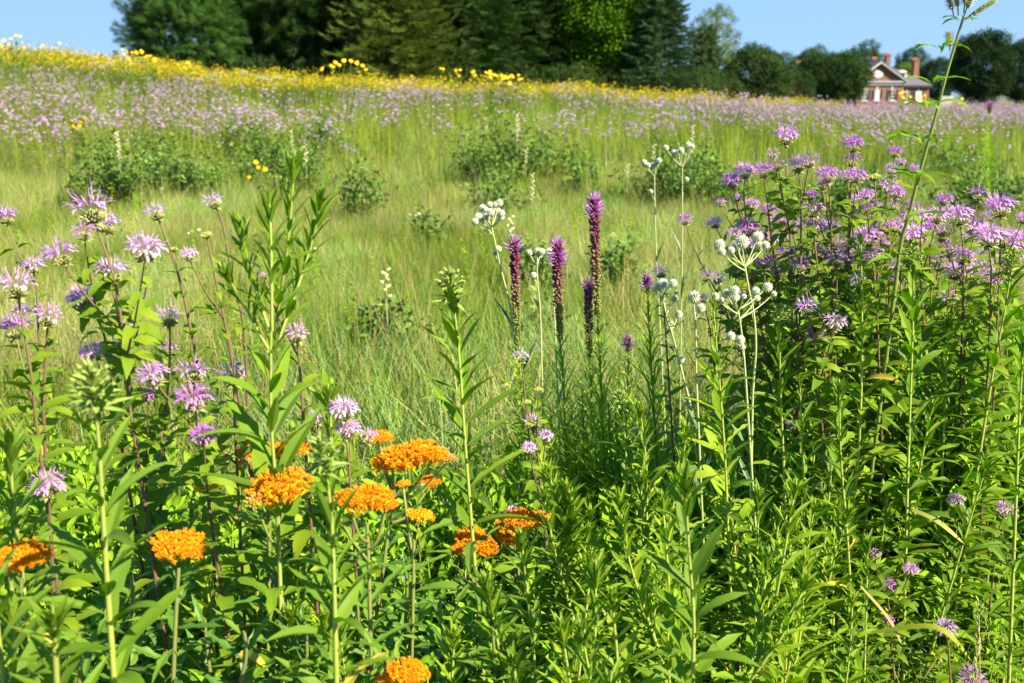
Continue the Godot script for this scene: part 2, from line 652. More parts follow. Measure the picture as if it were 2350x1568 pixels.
# ---------------------------------------------------------------- bergamot
# heads: rows of x, y, width in the photo's pixels; a width below 0 is a head still in bud
func bergamot(label: String, ahead: float, heads: Array, pix: Array, petals: Array, greens: Array, leafy := 1.0, group := "") -> Node3D:
	var top := [heads[0], heads[1] + absf(heads[2]) * 0.32]
	var path := stem_path(top + pix, ahead)
	var foot := path[path.size() - 1]
	var o := thing("bergamot_plant", label, "flower", foot, group)
	path = moved(path, -foot)
	var total := path_length(path)
	var s := Shape.new()
	var purple := Color(0.13, 0.045, 0.06)
	var green := Color(0.24, 0.27, 0.08)
	s.tube(path, 0.0013, 0.0030, 6, Color(0.2, 0.16, 0.07), purple)
	var stalks := [path]
	for i in range(3, heads.size(), 3):
		var end := at(heads[i], heads[i + 1] + absf(heads[i + 2]) * 0.32, ahead + rf(-0.09, 0.09)) - foot
		# the branch leaves the stem a hand below the head
		var best := 0.06
		for k in 40:
			var q: Array = along(path, k * 0.025)
			if q[0].y < end.y - 0.05 - 0.65 * Vector2(q[0].x - end.x, q[0].z - end.z).length():
				best = k * 0.025
				break
			best = k * 0.025
		var from: Array = along(path, best)
		var mid: Vector3 = from[0].lerp(end, 0.55) + Vector3.DOWN * 0.008
		var bp := smooth(PackedVector3Array([end, mid, from[0]]), 6)
		s.tube(bp, 0.0010, 0.0017, 5, Color(0.2, 0.17, 0.07), purple)
		stalks.append(bp)
	put("stem", s.mesh(), mats.stem, o)
	for i in range(0, heads.size(), 3):
		var sp: PackedVector3Array = stalks[i / 3]
		var up := (sp[0] - sp[1]).normalized()
		up = (up + Vector3.UP * 0.8 + Vector3(rf(-0.2, 0.2), 0, rf(-0.12, 0.14))).normalized()
		var w := px(absf(heads[i + 2]), ahead)
		if heads[i + 2] < 0:
			put("flower_bud", pick(young_head), mats.calyx, o, aim(sp[0], up, Vector3.RIGHT, w * 0.9))
		else:
			var f := put("flower_head", pick(calyx), mats.calyx, o, aim(sp[0], up, Vector3(cos(i * 1.7), 0, sin(i * 1.7)), w))
			put("petals", pick(flower), pick(petals), f)
	# leaves in pairs, each pair across the one above
	for k in stalks.size():
		var sp: PackedVector3Array = stalks[k]
		var l := path_length(sp)
		var a := 0.035 + rf(0, 0.02)
		var turn := rf(0, TAU)
		while a < l - 0.01:
			var q: Array = along(sp, a)
			var x := any_side(q[1])
			var size := clampf(0.026 + a * 0.17, 0.026, 0.074) * leafy
			for side in 2:
				var az := turn + PI * side + rf(-0.2, 0.2)
				var out: Vector3 = x * cos(az) + q[1].cross(x) * sin(az)
				var open := rf(0.9, 1.5)
				var dir: Vector3 = q[1] * cos(open) + out * sin(open)
				put("leaf", pick(mint_leaf[rng.randi() % 3]), pick(greens), o, aim(q[0] + out * 0.003, dir, q[1] * sin(open) - out * cos(open), size * rf(0.8, 1.15)))
			turn += PI / 2 + rf(-0.2, 0.2)
			a += clampf(0.028 + a * 0.05, 0.032, 0.055) * rf(0.85, 1.2)
	return o

# ---------------------------------------------------------------- butterfly weed
# umbels: rows of x, y, width; tip < 0 faded
func butterfly_weed(label: String, ahead: float, umbels: Array, pix: Array, budded: Array, greens: Array) -> void:
	var path := stem_path(pix, ahead)
	var foot := path[path.size() - 1]
	var o := thing("butterfly_weed", label, "flower", foot)
	path = moved(path, -foot)
	var s := Shape.new()
	s.tube(path, 0.0022, 0.0034, 6, Color(0.22, 0.27, 0.07), Color(0.17, 0.16, 0.06))
	for i in range(0, umbels.size(), 3):
		var w := px(absf(umbels[i + 2]) * 1.14, ahead)
		var p := at(umbels[i], umbels[i + 1], ahead + rf(-0.03, 0.05)) - foot
		var from := p + Vector3.DOWN * w * 0.16
		if i > 0:
			var q: Array = along(path, clampf(path[0].y - p.y + 0.05 + absf(p.x - path[0].x) * 0.5, 0.03, 0.4))
			s.tube(smooth(PackedVector3Array([from, from.lerp(q[0], 0.5) + Vector3.DOWN * 0.015, q[0]]), 4), 0.0018, 0.0026, 5, Color(0.22, 0.26, 0.06), Color(0.15, 0.13, 0.05))
		var tilt := (Vector3.UP + Vector3(rf(-0.22, 0.22), 0, rf(-0.12, 0.14))).normalized()
		var a := aim(p, tilt, Vector3(cos(i), 0, sin(i)), w)
		var k := rng.randi() % 3
		if umbels[i + 2] > 0:
			var u := put("flower_umbel", umbel_top[k], mats.orange, o, a)
			put("petals", umbel_skirt[k], mats.orange, u)
		else:
			put("faded_umbel", umbel_skirt[k], mats.orange, o, a)
	for i in range(0, budded.size(), 3):
		var w := px(budded[i + 2], ahead)
		var p := at(budded[i], budded[i + 1], ahead - 0.03) - foot
		put("flower_bud", pick(umbel_bud), mats.orange, o, aim(p, Vector3(rf(-0.3, 0.3), 1, 0.4), Vector3.RIGHT, w))
		s.tube(PackedVector3Array([p, p.lerp(along(path, 0.06)[0], 0.5) + Vector3.DOWN * 0.008, along(path, 0.06)[0]]), 0.0015, 0.002, 4, Color(0.2, 0.25, 0.06), Color(0.2, 0.25, 0.06))
	put("stem", s.mesh(), mats.stem, o)
	leaves_on(o, path, 0.015, path_length(path) * 0.9, 0.017, 0.085, weed_leaf, greens, 1.0, 1.45, 0.55)

# ---------------------------------------------------------------- rattlesnake master
func snake_master(label: String, ahead: float, fork: Array, balls: Array, pix: Array, low := 1) -> void:
	var path := stem_path(fork + pix, ahead)
	var foot := path[path.size() - 1]
	var o := thing("rattlesnake_master", label, "flower", foot)
	path = moved(path, -foot)
	var s := Shape.new()
	var pale := Color(0.42, 0.47, 0.22)
	s.tube(path, 0.0018, 0.0030, 6, pale, Color(0.30, 0.38, 0.13))
	for i in range(0, balls.size(), 3):
		var w := px(absf(balls[i + 2]), ahead)
		var p := at(balls[i], balls[i + 1], ahead + rf(-0.035, 0.035)) - foot
		put("flower_ball", pick(ball), mats.ball, o, aim(p, Vector3(rf(-0.4, 0.4), 1, rf(-0.4, 0.4)), Vector3.RIGHT, w))
		var q: Vector3 = path[0]
		for k in 60:
			q = along(path, k * 0.01)[0]
			if q.y < p.y - 0.012 - absf(q.x - p.x) * 0.45:
				break
		s.tube(smooth(PackedVector3Array([p, p.lerp(q, 0.5) + Vector3.DOWN * 0.004, q]), 3), 0.0010, 0.0016, 4, pale, pale)
	put("stem", s.mesh(), mats.stem, o)
	# small clasping leaves on the stem and long grey-green blades from the ground
	for k in 3:
		var q: Array = along(path, 0.12 + 0.14 * k)
		var out := Vector3(rf(-1, 1), 0, rf(-1, 1)).normalized()
		put("leaf", pick(golden_leaf[0]), mats.yucca, o, aim(q[0], q[1] + out * 0.5, q[1] * 0.5 - out, 0.06 + 0.03 * k, 0.5))
	for k in low * 4:
		var out := Vector3(rf(-1, 1), 0, rf(-1, 1)).normalized()
		put("blade", pick(golden_leaf[1]), mats.yucca, o, aim(out * 0.01, Vector3.UP + out * rf(0.15, 0.5), -out, rf(0.35, 0.6), 0.32))

# ---------------------------------------------------------------- blazing star
func blazing_star(label: String, ahead: float, pix: Array, y_end: float, width: float, bloom: float, group := "") -> void:
	var path := stem_path(pix, ahead)
	var foot := path[path.size() - 1]
	var o := thing("blazing_star", label, "flower", foot, group)
	path = moved(path, -foot)
	var s := Shape.new()
	s.tube(path, 0.0016, 0.0032, 6, Color(0.22, 0.20, 0.07), Color(0.20, 0.34, 0.05))
	put("stem", s.mesh(), mats.stem, o)
	var long := maxf(path[0].y - (at(pix[0], y_end, ahead) - foot).y, 0.03)
	var r := px(width, ahead) * 0.5
	var b := Shape.new()
	var n := int(clampf(long / 0.0011, 40, 260))
	for i in n:
		var t := float(i) / n
		var q: Array = along(path, t * long)
		var x := any_side(q[1])
		var az := GOLDEN * i + rf(-0.5, 0.5)
		var out: Vector3 = x * cos(az) + q[1].cross(x) * sin(az)
		var ripe := clampf(1.25 - t * 1.5 + rf(-0.12, 0.12), 0.0, 1.0)
		var col := Color(0.22, 0.25, 0.05).lerp(Color(0.15, 0.018, 0.070), ripe)
		var thin := lerpf(1.0, 0.62, smoothstep(0.45, 1.0, t))
		b.bud(q[0] + out * r * 0.15, out + q[1] * rf(0.35, 1.2) + x * rf(-0.3, 0.3), r * rf(0.75, 1.2) * thin, r * rf(0.20, 0.30) * thin, vary(col, 0.2), vary(col.lerp(Color(0.34, 0.08, 0.24), 0.16 * ripe), 0.2), 5, 0.6)
	put("bud_spike", b.mesh(), mats.bud, o)
	if bloom > 0.0:
		var f := Shape.new()
		var m := int(130 * bloom)
		for i in m:
			var t := float(i) / m
			var q: Array = along(path, t * minf(long * 0.9, 0.05 * bloom))
			var x := any_side(q[1])
			var az := GOLDEN * i
			var out: Vector3 = x * cos(az) + q[1].cross(x) * sin(az)
			var open := lerpf(0.15, 1.2, minf(1.0, t * 2.2)) + rf(-0.2, 0.2)
			var d: Vector3 = q[1] * cos(open) + out * sin(open)
			var e: Vector3 = q[0] + d * r * 1.9 * rf(0.7, 1.15)
			f.band(PackedVector3Array([q[0] + d * r * 0.5, e]), PackedFloat32Array([0.0009, 0.0007]), out.cross(d), Color(0.42, 0.15, 0.46), vary(Color(0.58, 0.28, 0.64), 0.12))
		put("bloom", f.mesh(), mats.petal_thread, o)
	# narrow leaves, thick towards the ground
	var g := Shape.new()
	var total := path_length(path)
	var a := long * 0.9
	var k := 0
	while a < total:
		var q: Array = along(path, a)
		var x := any_side(q[1])
		var az := GOLDEN * k
		var out: Vector3 = x * cos(az) + q[1].cross(x) * sin(az)
		var size := lerpf(0.03, 0.20, clampf((a - long) / 0.4, 0.0, 1.0))
		g.leaf(q[0], out * rf(0.5, 1.1) + q[1], q[1] - out, size * rf(0.8, 1.15), 0.0048, rf(0.2, 0.8), 0.0, 3, vary(Color(0.27, 0.44, 0.022), 0.2), Color.WHITE, 2)
		k += 1
		a += 0.005
	put("foliage", g.mesh(), mats.grass, o).set_meta("kind", "stuff")

# ---------------------------------------------------------------- ground, grass and the field
func make_ground() -> void:
	var s := Shape.new()
	var xs: Array[float] = []
	var zs: Array[float] = []
	for i in 97:
		var u := (i - 48) / 48.0
		xs.append(u * 22.0 + 560.0 * signf(u) * pow(absf(u), 5.0))
	for i in 110:
		var u := i / 109.0
		zs.append(6.0 - 60.0 * u - 900.0 * pow(u, 7.0))
	for z in zs:
		for x in xs:
			s.vx(Vector3(x, ground(x, z), z), Color.WHITE)
	for j in zs.size() - 1:
		for i in xs.size() - 1:
			var a := j * xs.size() + i
			s.quad(a, a + xs.size(), a + xs.size() + 1, a + 1)
	var m := paint("soil", Color.WHITE, 0.95, Color.BLACK, 0.2)
	m.vertex_color_use_as_albedo = false
	var n := FastNoiseLite.new()
	n.seed = 4
	n.frequency = 0.02
	n.fractal_octaves = 5
	var t := NoiseTexture2D.new()
	t.width = 512
	t.height = 512
	t.seamless = true
	t.noise = n
	var ramp := Gradient.new()
	ramp.set_color(0, Color(0.07, 0.06, 0.03).linear_to_srgb())
	ramp.set_color(1, Color(0.24, 0.20, 0.09).linear_to_srgb())
	ramp.add_point(0.55, Color(0.12, 0.13, 0.04).linear_to_srgb())
	t.color_ramp = ramp
	m.albedo_texture = t
	m.uv1_triplanar = true
	m.uv1_world_triplanar = true
	m.uv1_scale = Vector3.ONE * 0.7
	structure("meadow_ground", s.mesh(), m)

func tuft(n: int, h: float, spread: float, lean: float, cols: Array, width := 0.0032) -> ArrayMesh:
	var s := Shape.new()
	for i in n:
		var az := rf(0, TAU)
		var out := Vector3(cos(az), 0, sin(az))
		var l := h * rf(0.55, 1.1)
		var tilt := absf(rf(0.0, lean) * rf(0.3, 1.0))
		var face := Vector3(cos(az + rf(-1.2, 1.2)), 0, sin(az + rf(-1.2, 1.2)))
		s.leaf(out * spread * sqrt(rng.randf()), Vector3.UP * cos(tilt) + out * sin(tilt), -face, l, width * rf(0.7, 1.4), rf(0.1, 0.9), 0.0, 4, vary(pick(cols), 0.22), Color.WHITE, 2, 0.0, rf(-0.7, 0.7))
	return s.mesh()

func seed_stalks(n: int, h: float) -> ArrayMesh:
	var s := Shape.new()
	for i in n:
		var out := Vector3(rf(-1, 1), 0, rf(-1, 1))
		var top := Vector3.UP * h * rf(0.8, 1.1) + out * h * 0.28
		var foot := out * 0.05
		var col := vary(Color(0.42, 0.36, 0.15), 0.2)
		s.tube(smooth(PackedVector3Array([foot, foot.lerp(top, 0.5) + Vector3.UP * 0.05, top]), 2), 0.0012, 0.0006, 3, Color(0.26, 0.30, 0.09), col)
		for k in 9:
			s.bud(top - (top - foot).normalized() * k * 0.012, out * rf(-0.5, 0.8) + Vector3.UP, 0.016, 0.0022, col, vary(col, 0.25), 3)
	return s.mesh()

# one leafy shoot of the thick growth, merged into one mesh
func shoot(h: float, n: int, size: float, width: float, style: int, col: Color, droop: float, paired := false) -> ArrayMesh:
	var s := Shape.new()
	var bendy := Vector3(rf(-0.1, 0.1), 0, rf(-0.1, 0.1)) * h
	var path := smooth(PackedVector3Array([Vector3.ZERO, Vector3.UP * h * 0.5 + bendy * 0.3, Vector3.UP * h + bendy]), 3)
	s.tube(path, 0.003, 0.0012, 4, col * 1.25, col * 1.6)
	for i in n:
		var t := pow((i + 0.5) / n, 0.8)
		var p := path[0].lerp(path[path.size() - 1], t)
		var az := (GOLDEN * i) if not paired else (PI * (i % 2) + PI / 2 * (i / 2))
		az += rf(-0.3, 0.3)
		var out := Vector3(cos(az), 0, sin(az))
		var open := lerpf(1.35, 0.35, pow(t, 2.0)) + rf(-0.2, 0.2)
		s.leaf(p, Vector3.UP * cos(open) + out * sin(open), Vector3.UP * sin(open) - out * cos(open), size * lerpf(1.0, 0.45, t * t) * rf(0.75, 1.2), width * size, rf(0.2, droop), rf(0.15, 0.45), 5, vary(col, 0.22), col * 1.35, style, 0.0, rf(-0.4, 0.4))
	return s.mesh()

func far_bergamot(heads: int, tall: float) -> ArrayMesh:
	var s := Shape.new()
	for i in heads:
		var out := Vector3(rf(-1, 1), 0, rf(-1, 1)) * 0.17
		var top := out + Vector3.UP * tall * rf(0.72, 1.05)
		s.tube(PackedVector3Array([out * 0.3, top]), 0.003, 0.002, 3, Color(0.16, 0.2, 0.05), Color(0.2, 0.2, 0.06))
		var col := vary(Color(0.52, 0.34, 0.60), 0.16)
		var r := rf(0.018, 0.027)
		s.bud(top - Vector3.UP * 0.008, Vector3.UP, 0.020, r * 0.55, Color(0.22, 0.25, 0.07), col, 5)
		for k in 11:
			var a := TAU * k / 11.0 + rf(-0.2, 0.2)
			var o := Vector3(cos(a), 0, sin(a))
			s.band(PackedVector3Array([top + Vector3.UP * 0.008, top + o * r * 0.7 + Vector3.UP * rf(0.012, 0.022), top + o * r * 1.15 + Vector3.UP * rf(-0.010, 0.012)]), PackedFloat32Array([0.003, 0.006, 0.003]), Vector3.UP, col, vary(col, 0.1))
		for k in 14:
			var t := rf(0.15, 0.95)
			var a := rf(0, TAU)
			var o := Vector3(cos(a), rf(0.0, 0.7), sin(a))
			s.leaf((out * 0.3).lerp(top, t), o, Vector3.UP, rf(0.04, 0.075), 0.022, rf(0.2, 1.0), 0.2, 2, vary(Color(0.21, 0.28, 0.03), 0.25), Color(0.24, 0.31, 0.05), 1)
	return s.mesh()

func ray_flower(s: Shape, top: Vector3, up: Vector3, r: float, col: Color, eye: Color, rays := 10) -> void:
	var x := any_side(up)
	var z := x.cross(up)
	s.bud(top - up * r * 0.1, up, r * 0.5, r * 0.32, eye, eye, 6, 0.7)
	for k in rays:
		var a := TAU * k / rays + rf(-0.1, 0.1)
		var o := x * cos(a) + z * sin(a)
		s.band(PackedVector3Array([top, top + o * r * 0.55 + up * r * 0.05, top + o * r - up * r * rf(-0.05, 0.35)]), PackedFloat32Array([r * 0.09, r * 0.18, r * 0.05]), up, col, vary(col, 0.08))

func far_yellow(heads: int, tall: float, r: float, col: Color) -> ArrayMesh:
	var s := Shape.new()
	for i in heads:
		var out := Vector3(rf(-1, 1), 0, rf(-1, 1)) * 0.18
		var top := out + Vector3.UP * tall * rf(0.7, 1.05)
		s.tube(PackedVector3Array([out * 0.3, top]), 0.003, 0.002, 3, Color(0.14, 0.2, 0.04), Color(0.17, 0.24, 0.04))
		ray_flower(s, top, (Vector3.UP + Vector3(rf(-0.6, 0.9), 0, rf(-0.3, 1.0))).normalized(), r * rf(0.7, 1.3), vary(col, 0.12), Color(0.14, 0.07, 0.02), 8)
		for k in 10:
			var a := rf(0, TAU)
			s.leaf((out * 0.3).lerp(top, rf(0.1, 0.85)), Vector3(cos(a), rf(0.2, 0.9), sin(a)), Vector3.UP, rf(0.06, 0.11), 0.022, rf(0.2, 1.0), 0.2, 2, vary(Color(0.14, 0.22, 0.03), 0.25), Color(0.18, 0.26, 0.05), 0)
	return s.mesh()

# an indigo bush: arching stems with rounded grey-green leaflets in threes
func indigo(label: String, x: float, y_base: float, wide: float, high: float, ahead: float, pods: Array, dense := 1.0) -> void:
	var top_y := y_base - high
	for k in 4:
		var gx := at(x, y_base, ahead)
		ahead = lerpf(ahead, (1.45 - 0.22 - ground(gx.x, gx.z)) / ((y_base - 220.0) / FOCAL), 0.8)
	var p := at(x, y_base, ahead)
	p.y = ground(p.x, p.z)
	var o := thing("indigo_shrub", label, "shrub", p)
	var w := px(wide, ahead) * 0.6
	var h := (at(x, top_y, ahead).y - p.y) * 0.92
	var s := Shape.new()
	var f := Shape.new()
	var n := int(clampf(34.0 * dense * maxf(w, 0.25) * 2.2, 14, 80))
	var leaf_size := 0.058
	for i in n:
		var az := rf(0, TAU)
		var out := Vector3(cos(az), 0, sin(az))
		var reach := sqrt(rng.randf())
		var top := out * w * reach * rf(0.8, 1.25) + Vector3.UP * h * (1.0 - 0.5 * reach * reach) * rf(0.5, 1.08)
		var path := smooth(PackedVector3Array([Vector3(out.x, 0, out.z) * 0.08, top * Vector3(0.5, 0.5, 0.5), top]), 4)
		s.tube(path, 0.005, 0.0015, 4, Color(0.10, 0.12, 0.06), Color(0.14, 0.18, 0.08))
		var l := path_length(path)
		var a := l * 0.10
		while a < l:
			var k := a / l
			var q: Vector3 = along(path, a)[0]
			var tw := Vector3(rf(-1, 1), rf(-0.1, 0.8), rf(-1, 1)).normalized()
			var stalk := q + tw * rf(0.01, 0.10)
			var col := vary(Color(0.085, 0.180, 0.036).lerp(Color(0.21, 0.320, 0.060), rng.randf() * rng.randf() + 0.15), 0.2)
			for j in 3:
				var d := (tw + Vector3(rf(-1, 1), rf(-0.6, 0.8), rf(-1, 1)) * 0.8).normalized()
				f.leaf(stalk, d, Vector3.UP + Vector3(rf(-0.6, 0.6), 0, rf(-0.6, 0.6)), leaf_size * rf(0.7, 1.2), leaf_size * 0.48, rf(0.0, 0.7), 0.15, 3, col, col, 3)
			a += 0.022
	put("branch_frame", s.mesh(), mats.stem, o)
	put("foliage", f.mesh(), mats.indigo, o).set_meta("kind", "stuff")
	for i in range(0, pods.size(), 3):
		var pt := at(pods[i], pods[i + 1], ahead - w * 0.6) - p
		var pl := px(pods[i + 2], ahead)
		var g := Shape.new()
		g.tube(PackedVector3Array([pt - Vector3.UP * (pl + 0.15), pt]), 0.003, 0.002, 4, Color(0.4, 0.42, 0.2), Color(0.5, 0.5, 0.25))
		var m := int(clampf(pl / 0.016, 8, 30))
		for k in m:
			var out := Vector3(cos(GOLDEN * k), 0.55, sin(GOLDEN * k))
			g.bud(pt - Vector3.UP * pl * k / m, out, rf(0.026, 0.036), 0.009, vary(Color(0.55, 0.52, 0.25), 0.12), Color(0.60, 0.58, 0.34), 5, 0.7)
		put("seed_pods", g.mesh(), mats.bud, o).set_meta("kind", "stuff")

# ---------------------------------------------------------------- trees
var clumps := {}

func make_clumps() -> void:
	var s := Shape.new()
	for i in 42:
		var f := fib(i, 42)
		var d := (f + Vector3(rf(-1, 1), rf(-1, 1), rf(-1, 1)) * 0.8).normalized()
		var up := (Vector3.UP + Vector3(rf(-1, 1), rf(-0.5, 1), rf(-1, 1)) * 0.9).normalized()
		s.leaf(f * rf(0.15, 0.85), d, up, 0.40, 0.25, rf(0.0, 0.9), 0.1, 2, vary(Color(1, 1, 1), 0.18), Color.WHITE, 3)
	clumps.broad = s.mesh()
	s = Shape.new()
	for i in 110:
		var t := rng.randf()
		var o := Vector3(rf(-0.1, 0.1), t - 0.25, rf(-0.1, 0.1))
		var az := rf(0, TAU)
		var out := Vector3(cos(az), rf(0.5, 1.3), sin(az)).normalized()
		s.leaf(o, out, any_side(out), rf(0.28, 0.42), 0.032, rf(-0.2, 0.3), 0.0, 1, vary(Color(1, 1, 1), 0.2), Color.WHITE, 2)
	clumps.pine = s.mesh()
	s = Shape.new()
	for i in 110:
		var t := rng.randf()
		var side := rf(-1, 1) * (1.0 - t) * 0.42
		var o := Vector3(side, t - 0.3, rf(-0.04, 0.04))
		var out := Vector3(side * 1.6 + rf(-0.5, 0.5), 0.7, rf(-0.9, 0.4)).normalized()
		s.leaf(o, out, any_side(out), rf(0.12, 0.24), 0.03, 0.2, 0.0, 1, vary(Color(1, 1, 1), 0.2), Color.WHITE, 2)
	clumps.spruce = s.mesh()

func trunk_mesh(h: float, r: float, limbs: int, reach: float, from: float) -> ArrayMesh:
	var s := Shape.new()
	var bark := Color(0.10, 0.075, 0.05)
	var sway := Vector3(rf(-0.3, 0.3), 0, rf(-0.3, 0.3))
	s.tube(smooth(PackedVector3Array([Vector3(0, -0.3, 0), Vector3(0, h * 0.4, 0) + sway * 0.4, Vector3(0, h * 0.9, 0) + sway]), 5), r, r * 0.15, 8, bark, bark * 1.3)
	for i in limbs:
		var t := lerpf(from, 0.85, (i + rng.randf()) / limbs)
		var az := GOLDEN * i
		var out := Vector3(cos(az), rf(0.15, 0.7), sin(az))
		var o := Vector3(0, h * t, 0) + sway * t
		var l := reach * (1.15 - t) * rf(0.7, 1.0)
		s.tube(smooth(PackedVector3Array([o, o + out * l * 0.5, o + out * l + Vector3.UP * l * 0.15]), 3), r * 0.35 * (1.1 - t), r * 0.05, 5, bark, bark * 1.2)
	return s.mesh()

func broadleaf(label: String, cx: float, top_y: float, wide: float, ahead: float, col: Color, amount := 1.0, foot := 0.06, group := "", called := "broadleaf_tree", kind := "broad") -> void:
	var top := at(cx, top_y, ahead)
	var base := Vector3(top.x, ground(top.x, top.z), top.z)
	var h := top.y - base.y
	var r := px(wide, ahead) * 0.5
	var o := thing(called, label, "tree", base, group)
	put("trunk", trunk_mesh(h, 0.03 * h, 9, r * 0.9, 0.15), mats.bark, o)
	var places: Array[Transform3D] = []
	var tints := PackedColorArray()
	var lobes := int(30 * amount)
	var mid := h * (0.5 + foot * 0.5)
	var half := h * (0.5 - foot * 0.5)
	for i in lobes:
		var f := fib(i, lobes)
		var bump := rf(0.66, 0.94)
		var cen := Vector3(f.x * r * 0.74 * bump, mid + f.y * half * 0.80 * bump, f.z * r * 0.74 * bump)
		var lr := rf(0.22, 0.36) * (r + half) * 0.5
		var tone := vary(col, 0.14)
		for k in int(34 * amount):
			var g := fib(k, int(34 * amount))
			g = (g + Vector3(rf(-1, 1), rf(-1, 1), rf(-1, 1)) * 0.3).normalized()
			if g.dot(f) < -0.45:
				continue
			var p := cen + Vector3(g.x, g.y * 0.8, g.z) * lr * rf(0.75, 1.08)
			if p.y < 0.15:
				continue
			var size := lr * rf(0.30, 0.46)
			if kind == "broad":
				places.append(Transform3D(Basis.from_euler(Vector3(rf(-0.5, 0.5), rf(0, TAU), rf(-0.5, 0.5))).scaled(Vector3.ONE * size), p))
			else:
				places.append(aim(p, g + f * 0.6 + Vector3(0, 0.25, 0) + Vector3(rf(-1, 1), rf(-1, 1), rf(-1, 1)) * 0.4, Vector3(rf(-1, 1), 0.2, rf(-1, 1)), size * 1.9, 1.2))
			tints.append(vary(tone, 0.15))
	many("crown", clumps[kind], mats.tree, places, tints, o)

func conifer(label: String, cx: float, top_y: float, wide: float, ahead: float, col: Color, kind: String, called: String, droop := 0.25, gaps := 0.0, taper := 0.85, bare := 0.04) -> void:
	var top := at(cx, top_y, ahead)
	var base := Vector3(top.x, ground(top.x, top.z), top.z)
	var h := top.y - base.y
	var r := px(wide, ahead) * 0.5
	var o := thing(called, label, "tree", base)
	put("trunk", trunk_mesh(h, 0.018 * h, 14, r * 0.7, 0.05), mats.bark, o)
	var places: Array[Transform3D] = []
	var tints := PackedColorArray()
	var step := clampf(h * 0.026, 0.14, 0.34)
	var y := h * bare
	while y < h:
		var t := (y - h * bare) / (h * (1.0 - bare))
		var reach := r * (pow(1.0 - t, taper) * (0.78 + 0.22 * smoothstep(0.0, 0.18, t))) + 0.06
		var n := int(7 + reach * 2.8)
		for k in n:
			if rng.randf() < gaps:
				continue
			var az := TAU * k / n + rf(-0.4, 0.4) + y * 1.7
			var out := Vector3(cos(az), 0, sin(az))
			var l := reach * rf(0.62, 1.12)
			var tone := vary(col, 0.16)
			var d := maxf(l * 0.16, step * 0.9)
			var a := maxf(0.1, l * 0.25)
			while a <= l + 0.01:
				var p := Vector3.UP * (y + rf(-1.2, 1.2) * step - droop * a * a / maxf(r, 0.5) * 0.8 + 0.16 * a) + out * a
				var dir := (out + Vector3.UP * (0.2 - droop * a / maxf(r, 0.5) * 1.3) + Vector3(rf(-1, 1), rf(-0.4, 0.6), rf(-1, 1)) * 0.75).normalized()
				if p.y > 0.05:
					places.append(aim(p, dir, Vector3.UP + Vector3(rf(-1, 1), 0, rf(-1, 1)) * 0.3, clampf(step * rf(2.2, 3.4), 0.3, 1.15), rf(1.1, 1.6)))
					tints.append(vary(tone, 0.12))
				a += d
		y += step
	many("crown", clumps[kind], mats.tree, places, tints, o)

# ---------------------------------------------------------------- the brick house
func slab(p: Array, thick: Vector3) -> ArrayMesh:
	var s := Shape.new()
	var n := p.size()
	var out: Vector3 = (p[1] - p[0]).cross(p[2] - p[0])
	var flip := out.dot(thick) > 0.0
	for side in 2:
		var first := s.v.size()
		for q in p:
			s.vx(q + thick * side, Color.WHITE)
		for k in range(1, n - 1):
			if flip != (side == 1):
				s.tri(first, first + k, first + k + 1)
			else:
				s.tri(first, first + k + 1, first + k)
	for k in n:
		var a: Vector3 = p[k]
		var b: Vector3 = p[(k + 1) % n]
		if flip:
			s.quad(s.vx(a, Color.WHITE), s.vx(a + thick, Color.WHITE), s.vx(b + thick, Color.WHITE), s.vx(b, Color.WHITE))
		else:
			s.quad(s.vx(a, Color.WHITE), s.vx(b, Color.WHITE), s.vx(b + thick, Color.WHITE), s.vx(a + thick, Color.WHITE))
	return s.mesh()

